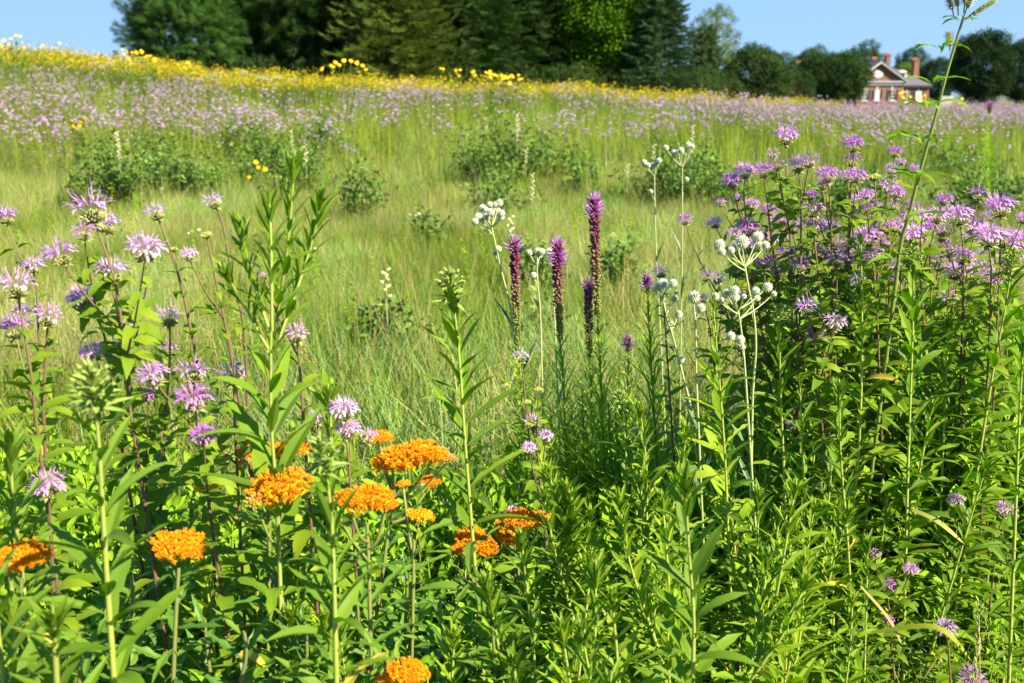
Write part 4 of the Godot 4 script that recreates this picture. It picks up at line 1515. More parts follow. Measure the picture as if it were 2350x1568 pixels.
func plant_grass() -> void:
	var patch := FastNoiseLite.new()
	patch.seed = 5
	patch.frequency = 0.35
	var straw := [Color(0.43, 0.41, 0.18), Color(0.29, 0.34, 0.09), Color(0.22, 0.31, 0.06), Color(0.34, 0.34, 0.12)]
	var green := [Color(0.16, 0.27, 0.03), Color(0.21, 0.30, 0.035), Color(0.11, 0.21, 0.022), Color(0.29, 0.29, 0.07)]
	var blue := [Color(0.25, 0.36, 0.14), Color(0.17, 0.29, 0.08), Color(0.35, 0.41, 0.17), Color(0.22, 0.30, 0.04)]
	var kinds := [tuft(24, 0.52, 0.09, 0.9, straw, 0.0048), tuft(22, 0.50, 0.09, 0.95, green, 0.0056), tuft(26, 0.54, 0.07, 0.95, blue, 0.0056), seed_stalks(5, 0.66), tuft(24, 0.48, 0.09, 0.9, green + straw, 0.0052), tuft(22, 0.62, 0.05, 0.5, blue + green, 0.0065)]
	var names := [["straw_grass", "fine straw coloured meadow grass in front of the lilac field"], ["green_grass", "soft green meadow grass between the flowers"], ["blue_grass", "blue green bunch grass behind the orange butterfly weed"], ["seed_grass", "thin ripe grass stalks with seed heads over the meadow"], ["mixed_grass", "mixed green and straw grass on the rising field"], ["broad_grass", "broader blue green grass blades around the blazing stars"]]
	var places := [[], [], [], [], [], []]
	var tints := []
	for k in 6:
		tints.append(PackedColorArray())
	for i in 21000:
		var d := sqrt(lerpf(1.3 * 1.3, 17.0 * 17.0, pow(rng.randf(), 1.35)))
		var x := rf(-0.68, 0.68) * d + rf(-0.25, 0.25)
		var z := -d
		var n := patch.get_noise_2d(x * 0.6, z * 0.4)
		var m := patch.get_noise_2d(x * 1.6 + 40.0, z * 1.2)
		var k := 0
		if n > 0.12:
			k = 1
		if n < -0.22:
			k = 4
		if m > 0.30:
			k = 2
		if d < 4.6 and x > -1.2 and x < 0.75 and rng.randf() < 0.5:
			k = 2
		if rng.randf() < 0.085:
			k = 3
		if rng.randf() < 0.03 and d < 8.0:
			k = 5
		if d < 2.2 and rng.randf() < 0.35:
			continue
		var size := rf(0.75, 1.15) * (1.0 if d > 3.0 else 0.8) * lerpf(1.0, 0.66, smoothstep(3.5, 7.0, d))
		places[k].append(upright(Vector3(x, ground(x, z) - 0.01, z), rf(0, TAU), size, rf(0, 0.25) if rng.randf() < 0.75 else rf(0.2, 0.6), rf(0, TAU)))
		tints[k].append(vary(Color(1, 1, 1), 0.25) * (1.0 + 0.45 * m))
	for i in 10000:
		var d := sqrt(lerpf(12.0 * 12.0, 64.0 * 64.0, rng.randf()))
		var x := rf(-0.66, 0.66) * d
		var z := -d
		if d > 48.0 and x < 2.0:
			continue
		var k := 4 if rng.randf() < 0.6 else 1
		places[k].append(upright(Vector3(x, ground(x, z) - 0.01, z), rf(0, TAU), rf(1.1, 1.7), rf(0, 0.25), rf(0, TAU)))
		tints[k].append(vary(Color(1, 1, 1), 0.15))
	for k in 6:
		var p: Array[Transform3D] = []
		p.assign(places[k])
		stuff(names[k][0], names[k][1], "grass", kinds[k], mats.grass, p, tints[k])
	# thick leafy growth: in front, under the bergamot, and yellow-green herbs in the field
	var shoots := []
	for k in 3:
		shoots.append(shoot(0.55, 30, 0.085, 0.20, 0, Color(0.170, 0.295, 0.016), 1.2))
	for k in 3:
		shoots.append(shoot(0.50, 22, 0.055, 0.40, 1, Color(0.210, 0.330, 0.018), 1.6, true))
	for k in 2:
		shoots.append(shoot(0.40, 26, 0.10, 0.20, 0, Color(0.062, 0.155, 0.014), 1.4))
	for k in 2:
		shoots.append(shoot(0.55, 60, 0.045, 0.22, 0, Color(0.25, 0.33, 0.02), 1.0))
	var titles := ["leafy goldenrod undergrowth filling the front of the meadow", "yellow green bergamot undergrowth beneath the lilac heads", "dark glossy undergrowth around the butterfly weed", "yellow green herbs mixed through the flower field"]
	var sp := []
	var st := []
	for k in 10:
		sp.append([])
		st.append(PackedColorArray())
	for i in 8000:
		var d := sqrt(lerpf(0.95 * 0.95, 3.7 * 3.7, rng.randf()))
		var x := rf(-0.66, 0.66) * d
		var z := -d
		var u := x / d
		var k := -1
		var size := 1.0
		if u > 0.20 + rf(-0.04, 0.04):
			# under the bergamot on the sunny side
			if d > 3.1:
				continue
			k = (rng.randi() % 3) if rng.randf() < 0.45 else 3 + rng.randi() % 3
			size = rf(0.95, 1.65) if d > 1.75 else rf(0.6, 1.0)
			if u < 0.33:
				size = minf(size, rf(0.7, 1.05))
			if u > 0.36 and d < 1.95:
				if rng.randf() < 0.45:
					continue
				size *= 0.55
		elif u < -0.12:
			if d > 2.1 + 0.5 * absf(u):
				continue
			k = (rng.randi() % 3) if rng.randf() < 0.5 else (3 + rng.randi() % 3 if rng.randf() < 0.6 else 6 + rng.randi() % 2)
			size = rf(0.7, 1.25)
		else:
			if d > 2.35:
				continue
			k = (rng.randi() % 3) if rng.randf() < 0.5 else 6 + rng.randi() % 2
			size = rf(0.65, 1.2)
		sp[k].append(upright(Vector3(x, ground(x, z) - 0.01, z), rf(0, TAU), size, rf(0, 0.28), rf(0, TAU)))
		st[k].append(vary(Color(1, 1, 1), 0.2))
	for i in 13000:
		var d := sqrt(lerpf(10.5 * 10.5, 58.0 * 58.0, rng.randf()))
		var x := rf(-0.64, 0.64) * d
		var z := -d
		var n := patch.get_noise_2d(x * 0.3 + 9.0, z * 0.2)
		if d < 14.0 + n * 4.0 or rng.randf() > 0.65 + n or (d > 40.0 and x < 5.0):
			continue
		sp[8 + rng.randi() % 2].append(upright(Vector3(x, ground(x, z) - 0.01, z), rf(0, TAU), rf(0.9, 1.5), rf(0, 0.2), rf(0, TAU)))
		st[8].append(vary(Color(1, 1, 1), 0.2))
		st[9].append(vary(Color(1, 1, 1), 0.2))
	# scattered leafy weeds in the open grass
	for i in 1500:
		var d := sqrt(lerpf(2.6 * 2.6, 14.0 * 14.0, pow(rng.randf(), 1.2)))
		var x := rf(-0.64, 0.64) * d
		if patch.get_noise_2d(x * 1.1 + 200.0, d * 0.9) < 0.02:
			continue
		var k: int = [0, 1, 2, 3, 4, 5, 8, 9][rng.randi() % 8]
		sp[k].append(upright(Vector3(x, ground(x, -d) - 0.01, -d), rf(0, TAU), rf(0.45, 0.85), rf(0, 0.3), rf(0, TAU)))
		st[k].append(vary(Color(1, 1, 1), 0.25))
	for k in 10:
		var p: Array[Transform3D] = []
		p.assign(sp[k])
		var title: String = titles[0 if k < 3 else (1 if k < 6 else (2 if k < 8 else 3))]
		stuff("undergrowth", title, "undergrowth", shoots[k], mats.grass, p, st[k])

func plant_indigo() -> void:
	indigo("wide grey green indigo shrub with two tall cream seed spikes", 1150, 400, 235, 165, 15.0, [1187, 262, 60, 1207, 345, 30])
	indigo("low spreading indigo shrub in front of the wide seed spiked one", 1140, 470, 180, 85, 10.5, [1222, 400, 60])
	indigo("indigo shrub on the grass edge, tapering to a narrow foot", 268, 445, 190, 165, 12.0, [268, 305, 60])
	indigo("dark blue green indigo shrub topping the row against lilac flowers", 375, 335, 120, 80, 17.0, [])
	indigo("broad indigo shrub in the middle of the row, over the half opened bergamot", 440, 425, 190, 130, 12.5, [])
	indigo("indigo shrub half hidden behind the branched goldenrod's tip", 610, 400, 170, 130, 13.0, [668, 300, 60])
	indigo("indigo shrub behind the goldenrod with dry seed stalks", 820, 470, 120, 130, 10.5, [700, 335, 40])
	indigo("distant indigo shrub rising into the lilac band above the yellow coneflowers", 745, 345, 150, 95, 15.5, [])
	indigo("grey green indigo shrub behind the upper rattlesnake master", 1530, 440, 190, 150, 12.0, [1590, 290, 60, 1500, 335, 30])
	indigo("dark indigo shrub between the rattlesnake master and the bergamot thicket", 1640, 450, 130, 110, 11.0, [1440, 380, 30])
	indigo("slim upright indigo shrub between the wide shrub and rattlesnake master", 1330, 420, 110, 95, 13.0, [])
	indigo("indigo shrub merging into the lilac band over the branched goldenrod", 560, 345, 150, 95, 16.0, [])
	indigo("plain indigo shrub in the row just beyond the branched goldenrod", 690, 420, 170, 120, 13.0, [])
	indigo("indigo shrub filling the row beyond the coneflower trio", 345, 405, 150, 110, 13.0, [])
	indigo("loose indigo shrub trailing beside the wide seed spiked one", 1275, 385, 130, 100, 15.0, [])
	indigo("indigo shrub hidden partly by the taller distant rattlesnake master", 1600, 410, 140, 110, 14.0, [])
	indigo("small rounded indigo plant with fat cream pods in the open grass", 905, 785, 150, 120, 4.6, [885, 622, 70], 2.2)
	indigo("thin indigo plant behind the blazing star pair", 1420, 615, 110, 100, 6.0, [], 1.6)
	indigo("little indigo plant between the first two blazing stars", 1225, 625, 110, 105, 5.6, [1172, 500, 50], 1.8)
	indigo("low indigo sprig just behind the middle blazing star's stem", 1250, 760, 130, 90, 4.4, [], 1.8)
	indigo("sparse dark indigo plant alone in the pale grass", 990, 520, 90, 50, 8.0, [], 1.2)
	indigo("dark shaded indigo thicket beyond the tall whorled stem", 2240, 470, 230, 110, 9.0, [], 1.2)
	indigo("dark indigo shrub behind the tallest bergamot heads", 1960, 480, 230, 120, 8.5, [], 1.2)
	indigo("long dark hedge like indigo shrub below the lilac field's end", 2160, 385, 260, 70, 12.5, [])

func plant_goldenrod() -> void:
	var g := [mats.green_a, mats.green_b, mats.green_c, mats.green_d]
	var near := [mats.near_a, mats.near_b, mats.green_a]
	var lime := [mats.lime_a, mats.green_c, mats.lime_b]
	goldenrod("closest goldenrod with thick yellow stem and blurred round bud head", 0.90, "knob", 0.102, [214, 880, 228, 1040, 240, 1250, 262, 1568], near)
	goldenrod("tall goldenrod forking into five upright leafy branches", 1.18, "none", 0.112, [622, 740, 622, 960, 638, 1200, 648, 1540], g, [[677, 345, 668, 480, 655, 600, 628, 780], [545, 490, 565, 590, 615, 750], [616, 430, 622, 560, 624, 760], [742, 425, 712, 570, 640, 780], [500, 600, 560, 700, 614, 800]])
	goldenrod("goldenrod with a pale knobby bud rising before the orange umbels", 0.95, "knob", 0.086, [738, 1040, 760, 1180, 768, 1400, 772, 1568], near)
	goldenrod("goldenrod with a crowded leafy bud top standing before the pale grass", 1.38, "knob", 0.106, [1035, 650, 1052, 800, 1066, 1000, 1080, 1180, 1092, 1330], g)
	goldenrod("short goldenrod shoot in front of the lower orange umbels", 1.22, "tip", 0.073, [1194, 1215, 1212, 1380, 1228, 1540], g)
	goldenrod("goldenrod leaning towards its tip beside the lower orange umbels", 1.45, "tip", 0.073, [1251, 1062, 1290, 1180, 1350, 1320, 1421, 1491], lime)
	goldenrod("thin goldenrod just beneath the leaning one", 1.42, "tip", 0.065, [1244, 1115, 1270, 1250, 1310, 1400, 1357, 1537], g)
	goldenrod("goldenrod with folded top leaves between two slanting stems", 1.38, "tip", 0.077, [1419, 1128, 1440, 1270, 1480, 1400, 1514, 1500], lime)
	goldenrod("upright goldenrod with a lime tip under the shortest blazing star", 1.65, "tip", 0.077, [1466, 920, 1484, 1080, 1480, 1260, 1450, 1467], lime)
	goldenrod("goldenrod with a dark tufted bud beside the lime tipped one", 1.72, "knob", 0.071, [1424, 912, 1436, 1030, 1440, 1200], g)
	goldenrod("goldenrod leaning outwards with a yellow green tip in the thicket", 1.55, "tip", 0.071, [1581, 970, 1560, 1090, 1535, 1200, 1509, 1290], lime)
	goldenrod("big leaved goldenrod rising from the lower edge of the thicket", 1.08, "tip", 0.094, [1571, 1072, 1580, 1250, 1592, 1420, 1590, 1568], near)
	goldenrod("tall slender goldenrod spire in front of the rattlesnake master", 1.62, "spike", 0.083, [1636, 690, 1650, 860, 1664, 1050, 1672, 1250, 1680, 1450], lime)
	goldenrod("second stem close behind the slender goldenrod spire", 1.70, "tip", 0.083, [1660, 1000, 1680, 1180, 1690, 1400, 1700, 1540], g)
	goldenrod("goldenrod with a dark rosette bud among the prickly white balls", 1.80, "knob", 0.088, [1792, 720, 1790, 850, 1796, 1000, 1804, 1200], g)
	goldenrod("goldenrod pointing up from the middle of the lilac thicket", 1.75, "spike", 0.083, [1976, 545, 1978, 700, 1978, 850, 1968, 1074, 1940, 1300], lime)
	goldenrod("goldenrod with a dark tufted crown beside the tall whorled stem", 1.72, "knob", 0.100, [2096, 590, 2096, 720, 2090, 900, 2082, 1150, 2072, 1564], g)
	goldenrod("goldenrod with dark top at the thicket's outer side", 1.80, "knob", 0.094, [2324, 595, 2305, 720, 2280, 850, 2240, 1100, 2209, 1300], g)
	goldenrod("goldenrod with curled narrow leaves at mid height of the thicket", 1.62, "spike", 0.071, [1836, 873, 1842, 1050, 1848, 1250, 1863, 1564], g)
	goldenrod("goldenrod with a spreading leaf crown next to the curled one", 1.58, "tip", 0.073, [1926, 870, 1930, 1050, 1946, 1250, 1964, 1564], g)
	goldenrod("small pale tipped goldenrod low in the thicket", 1.55, "tip", 0.068, [1872, 1145, 1858, 1230, 1842, 1330], lime)
	goldenrod("goldenrod slanting strongly across the thicket's foot", 1.30, "tip", 0.080, [1858, 1315, 1800, 1450, 1738, 1540], lime)
	goldenrod("young upright goldenrod with paired tip leaves near the clearing", 1.75, "tip", 0.071, [2042, 1110, 2030, 1200, 2016, 1300], lime)
	goldenrod("goldenrod at the frame edge with pale stem and crowded leaves", 1.05, "tip", 0.086, [20, 990, 30, 1150, 48, 1300, 78, 1555], near)
	goldenrod("stout goldenrod under the orange umbel near the frame corner", 0.85, "tip", 0.090, [-40, 1180, -20, 1330, 0, 1500], near)
	goldenrod("broad leaved goldenrod tip at the very bottom corner", 0.80, "tip", 0.088, [120, 1390, 126, 1480, 130, 1568], near)
	goldenrod("leafy goldenrod side shoot between bergamot and orange umbels", 1.35, "tip", 0.083, [752, 880, 758, 960, 762, 1060], lime)
	goldenrod("small goldenrod shoot at the lower edge below the lower umbels", 1.10, "tip", 0.071, [1176, 1500, 1180, 1540, 1184, 1568], near)
	goldenrod("thin goldenrod beside the dark rosette bud", 1.95, "tip", 0.068, [1728, 850, 1740, 1000, 1748, 1150], g)
	goldenrod("pale goldenrod stem crossing behind the clearing", 1.85, "tip", 0.076, [2180, 720, 2170, 900, 2160, 1150], lime)
	goldenrod("goldenrod hidden behind bergamot leaves at the thicket's far side", 2.0, "tip", 0.076, [2226, 690, 2226, 850, 2230, 1000], g)
	goldenrod("goldenrod shooting up along the frame's outer edge", 1.6, "tip", 0.076, [2350, 760, 2340, 950, 2330, 1200], g)
	# shoots that fill the front; one is built, the others are copies of a few
	var base := []
	for k in 4:
		base.append(goldenrod("young goldenrod shoot without buds crowding the front of the meadow", 1.45, "tip", 0.085, [1300 + k * 6, 1100 + k * 20, 1302, 1300, 1304 + k * 4, 1500], g if k < 2 else lime, [], "young goldenrod shoots crowding the front"))
	var spots := [
		[1340, 1230, 1.25], [1500, 1150, 1.5], [1640, 1200, 1.35], [1720, 1060, 1.6], [1780, 1180, 1.5], [1900, 1030, 1.75], [1990, 1180, 1.65], [1560, 1340, 1.15], [1380, 1400, 1.1], [1300, 1380, 1.18], [1060, 1420, 1.2], [960, 1390, 1.22],
		[860, 1330, 1.25], [560, 1330, 1.2], [440, 1380, 1.15], [360, 1200, 1.45], [500, 1240, 1.4], [150, 1180, 1.15], [320, 1420, 1.0], [900, 1470, 1.05], [700, 1300, 1.3], [1650, 1420, 1.1], [1760, 1330, 1.3], [1950, 1360, 1.5],
		[2120, 1020, 1.8], [2260, 900, 1.9], [2200, 980, 1.9], [2060, 900, 1.9], [1880, 820, 2.0], [1750, 930, 1.9], [1830, 1420, 1.3], [60, 1400, 0.95], [1120, 1300, 1.5], [1010, 1250, 1.6], [1400, 1180, 1.55], [1520, 1060, 1.7], [1610, 1090, 1.6], [1700, 1200, 1.5], [1830, 1110, 1.7], [1920, 1180, 1.65], [1480, 1330, 1.3], [1620, 1300, 1.3], [1700, 1330, 1.25], [1250, 1300, 1.35], [1150, 1390, 1.25], [1350, 1120, 1.7], [2000, 1000, 1.85], [2100, 880, 1.95], [2160, 800, 2.0], [2290, 820, 1.9], [1900, 900, 1.9], [1810, 900, 1.95], [2050, 1240, 1.6], [1300, 1500, 1.02], [1480, 1480, 1.05], [1680, 1500, 1.0]]
	for i in spots.size():
		var src: Node3D = base[i % 4]
		var c: Node3D = src.duplicate()
		c.name = numbered("goldenrod_plant")
		add_child(c)
		var top := at(spots[i][0], spots[i][1], spots[i][2])
		var h := at(1300, 1100 + (i % 4) * 20, 1.45).y
		c.position = Vector3(top.x, ground(top.x, top.z) - 0.01, top.z)
		c.rotation = Vector3(rf(-0.1, 0.1), rf(0, TAU), rf(-0.1, 0.1))
		c.scale = Vector3.ONE * clampf(top.y / h, 0.55, 1.25)

func plant_bergamot() -> void:
	var l := [mats.lilac_a, mats.lilac_b, mats.lilac_c]
	var p := [mats.purple_a, mats.purple_b, mats.purple_c, mats.lilac_c]
	var v := [mats.lilac_c, mats.purple_b]
	var m := [mats.mint_a, mats.mint_b, mats.mint_c]
	var w := [mats.pale_lilac, mats.lilac_b]
	bergamot("leading bergamot, a crowded crown of large lilac heads on dark forking stems", 1.25, [217, 476, 112, 243, 512, 76, 147, 582, 84, 332, 571, 84, 258, 623, 92], [262, 640, 282, 775, 290, 880, 335, 1180], l, m)
	bergamot("bergamot whose two deeper lilac heads sit just under the leading one", 1.32, [198, 681, 80, 193, 530, 58], [236, 760, 258, 900, 300, 1150], v, m)
	bergamot("slender bergamot with one neat lilac head and a green bud below", 1.38, [364, 486, 58, 398, 571, -24], [400, 600, 430, 720, 462, 900, 480, 1150], l, m, 0.8)
	bergamot("bergamot with a single small head close to the branched goldenrod", 1.45, [496, 460, 52], [512, 520, 530, 620, 560, 760, 570, 1000], l, m, 0.7)
	bergamot("bergamot carrying two half opened heads with few petals", 1.40, [475, 537, -32, 436, 585, 42], [490, 620, 520, 760, 545, 900], w, m, 0.7)
	bergamot("bergamot at the frame edge with broad heads one above the other", 1.18, [41, 652, 94, 38, 749, 88, 51, 716, 58], [70, 850, 82, 960, 110, 1180], l, m)
	bergamot("bergamot with a single deep lilac head behind the frame edge heads", 1.25, [109, 722, 74], [106, 800, 100, 950, 110, 1150], v, m)
	bergamot("small distant looking bergamot behind the frame edge pair", 1.75, [77, 609, 54, 15, 496, 62], [84, 680, 90, 800], l, m, 0.9)
	bergamot("bergamot with a tidy round head below the slender one", 1.35, [390, 725, 72, 390, 800, 56], [388, 860, 380, 950, 372, 1100], l, m)
	bergamot("bergamot with a small head and a large one low in the lilac group", 1.32, [294, 773, 72, 219, 807, 60, 337, 640, -24], [296, 850, 300, 950, 330, 1150], l, m)
	bergamot("bergamot of three lilac heads stacked along one dark stem", 1.22, [444, 852, 88, 448, 913, 88, 467, 995, 64], [455, 1010, 470, 1100, 500, 1300], p, m)
	bergamot("bergamot with a wide ragged head touching the branched goldenrod", 1.28, [537, 855, 84, 359, 859, 74], [538, 960, 545, 1100], l, m)
	bergamot("bergamot showing one head behind the branched goldenrod's leaves", 1.30, [682, 764, 60, 608, 632, 26], [688, 850, 696, 960], l, m)
	bergamot("bergamot trio of heads hanging over the upper orange umbel", 1.30, [790, 940, 76, 802, 984, 66, 840, 1000, 62], [800, 1060, 806, 1150], l, m)
	bergamot("low bergamot with one wide pale head on a blackish stem", 1.15, [112, 1110, 84], [114, 1180, 120, 1300], l, m)
	bergamot("bergamot with a purple head lost between dark stems", 1.38, [332, 1098, 36, 340, 905, 40], [345, 1180, 350, 1300], v, m)
	bergamot("bergamot with one half hidden head near the upper umbel cluster", 1.42, [728, 958, 46, 636, 850, 34], [736, 1040, 742, 1150], l, m)
	bergamot("pale bergamot head below the first blazing star", 1.85, [1196, 816, 44, 1160, 884, -22], [1204, 900, 1214, 1000], w, m, 0.7)
	bergamot("pale bergamot with three ragged heads in the open middle", 1.62, [1226, 966, 50, 1252, 999, 36, 1214, 1026, 34, 1236, 893, -22, 1210, 922, -24], [1236, 1060, 1244, 1150], w, m, 0.8)
	bergamot("tiny pale bergamot head above the lower orange umbels", 1.55, [1176, 1172, 34], [1180, 1220, 1182, 1300], w, m, 0.7)
	bergamot("lone deep lilac bergamot head on a long leaning dark stem", 2.2, [1574, 503, 38], [1584, 545, 1612, 610, 1660, 700, 1700, 800], v, m, 0.6)
	bergamot("single lilac bergamot head just above a cluster of white balls", 2.1, [1518, 623, 44], [1522, 680, 1530, 800], l, m, 0.6)
	bergamot("bergamot bearing the highest head of the thicket and two small ones", 1.95, [1802, 314, 58, 1775, 352, 32, 1787, 376, 42], [1806, 420, 1815, 560, 1830, 750], p, m)
	bergamot("bergamot with a broad double head beside the highest one", 1.90, [1832, 377, 52, 1855, 367, 50], [1838, 440, 1838, 560, 1836, 700], p, m)
	bergamot("bergamot with two heads directly one above the other", 2.00, [1959, 333, 52, 1954, 367, 50], [1954, 440, 1945, 560, 1940, 700], p, m)
	bergamot("bergamot on the thicket's grass side with a magenta lower head", 1.95, [1710, 393, 52, 1681, 415, 50], [1708, 460, 1720, 560, 1740, 700], p, m)
	bergamot("bergamot with a flat single head next to the magenta one", 1.95, [1753, 391, 50], [1758, 440, 1772, 560, 1790, 700], p, m)
	bergamot("bergamot bunching three heads in the thicket's upper middle", 1.90, [1900, 401, 54, 1889, 425, 38, 1864, 447, 36], [1906, 480, 1910, 600, 1915, 750], p, m)
	bergamot("bergamot with twin pale heads beside the bunch of three", 1.95, [1944, 404, 38, 1965, 403, 44], [1950, 470, 1948, 600, 1950, 750], p, m)
	bergamot("bergamot with a green bud above two flowering heads", 1.92, [2007, 405, -34, 2036, 427, 52, 2053, 442, 42, 1990, 446, 34], [2012, 480, 2005, 600, 2000, 750], p, m)
	bergamot("far bergamot of four small round heads behind the tall whorled stem", 2.7, [2052, 349, 38, 2069, 372, 24, 2047, 389, 36, 2096, 388, 34], [2056, 440, 2058, 560], p, m)
	bergamot("bergamot with several tiny heads at the thicket's grass side", 2.05, [1725, 471, 42, 1657, 466, 30, 1643, 512, 38, 1695, 454, 24], [1730, 540, 1750, 650, 1770, 780], p, m)
	bergamot("bergamot with a large head slanting over the bare purple stems", 1.90, [1865, 478, 58, 1800, 519, 48], [1868, 540, 1880, 650, 1890, 800], p, m)
	bergamot("bergamot with three heads just before the tall whorled stem", 1.95, [1999, 474, 50, 2050, 471, 36, 2088, 471, 40], [2010, 540, 2015, 650, 2015, 800], p, m)
	bergamot("bergamot pair of flat heads standing clear over the dark shrub", 2.05, [2243, 444, 50, 2168, 459, 40], [2236, 500, 2222, 600, 2210, 750], p, m)
	bergamot("bergamot with the largest fluffy head at the thicket's outer end", 1.85, [2296, 474, 74, 2269, 497, 40, 2344, 502, 40], [2296, 560, 2292, 680, 2285, 820], l, m)
	bergamot("bergamot with a row of three pale fluffy heads past the tall stem", 1.85, [2204, 494, 68, 2235, 522, 64, 2166, 527, 54], [2212, 590, 2210, 700, 2205, 850], l, m)
	bergamot("bergamot with two broad heads merging under the largest fluffy one", 1.80, [2269, 541, 74, 2306, 551, 68], [2275, 620, 2272, 740, 2265, 900], l, m)
	bergamot("bergamot with crowded lilac heads crossing behind the tall stem", 1.85, [2098, 539, 68, 2149, 495, 50, 2115, 495, 44], [2110, 620, 2120, 740, 2125, 900], l, m)
	bergamot("bergamot massed with four heads before the tall whorled stem's foot", 1.80, [1995, 543, 62, 2053, 519, 50, 2023, 519, 44, 2006, 584, 52], [2010, 650, 2015, 760, 2020, 900], p, m)
	bergamot("bergamot with two clear heads on bare stems in the thicket's centre", 1.85, [1922, 594, 54, 1838, 608, 50], [1920, 660, 1912, 780, 1900, 900], p, m)
	bergamot("bergamot with a wide bright head right above the white balls", 1.95, [1715, 522, 56, 1684, 536, 38], [1722, 600, 1740, 700, 1760, 820], p, m)
	bergamot("bergamot row of three heads passing behind the white balls", 1.95, [1754, 601, 46, 1783, 628, 50, 1732, 628, 58], [1760, 690, 1780, 780, 1790, 900], p, m)
	bergamot("bergamot with four small heads at the thicket's lower grass side", 2.05, [1688, 621, 48, 1701, 662, 40, 1648, 637, 40, 1623, 632, 40], [1696, 720, 1710, 800, 1720, 900], p, m)
	bergamot("bergamot with two magenta heads between the lower white balls", 2.0, [1616, 685, 34, 1655, 710, 32], [1630, 760, 1640, 850], p, m)
	bergamot("bergamot with a flat spread head beside a dark rosette bud", 1.80, [1853, 703, 58, 1913, 738, 54], [1870, 790, 1880, 900], l, m)
	bergamot("bergamot with heads sunk into the leaves below the fluffy ones", 1.85, [2207, 587, 54, 2262, 638, 52, 2060, 606, 44], [2212, 680, 2214, 800, 2210, 950], l, m)
	bergamot("bergamot with faint heads deep in the thicket's leaves", 1.95, [2040, 640, 40, 2100, 660, 36, 1970, 640, 36], [2040, 720, 2044, 850], l, m)
	bergamot("bergamot with three purple heads low among goldenrod stems", 1.85, [1817, 976, 34, 1817, 1107, 32, 1883, 1121, 30], [1824, 1150, 1830, 1250], v, m)
	bergamot("low bergamot with a bright pink head over the clearing", 1.80, [2304, 1167, 54, 2199, 1146, 40], [2290, 1230, 2280, 1320], l, m)
	bergamot("low bergamot with scattered pink heads near the clearing", 1.70, [2037, 1342, 48, 2008, 1268, 32, 2089, 1305, 38, 2037, 1420, 32], [2044, 1440, 2050, 1520], p, m)
	bergamot("small bergamot with a ragged pink head down in the clearing", 1.55, [2170, 1436, 54], [2176, 1480, 2180, 1540], p, m)
	bergamot("bergamot with a large ragged pink head at the bottom edge", 1.40, [2233, 1548, 70], [2236, 1600, 2240, 1660], p, m)
	for k in 18:
		var x := 1700.0 + 640.0 * (k + rf(0.1, 0.9)) / 18.0
		var y := rf(440, 600) if x < 2150 else rf(510, 640)
		var heads := []
		for j in 4:
			heads.append_array([x + rf(-46, 46) * minf(j, 1), y + rf(10, 110) * minf(j, 1), rf(36, 56)])
		bergamot("leafy bergamot packed inside the lilac thicket among taller heads", rf(2.0, 2.35), heads, [x + rf(-8, 8), y + 150, x + rf(-10, 10), y + 330], p if x < 2150 else l, m, 1.15, "bergamot packed inside the lilac thicket")

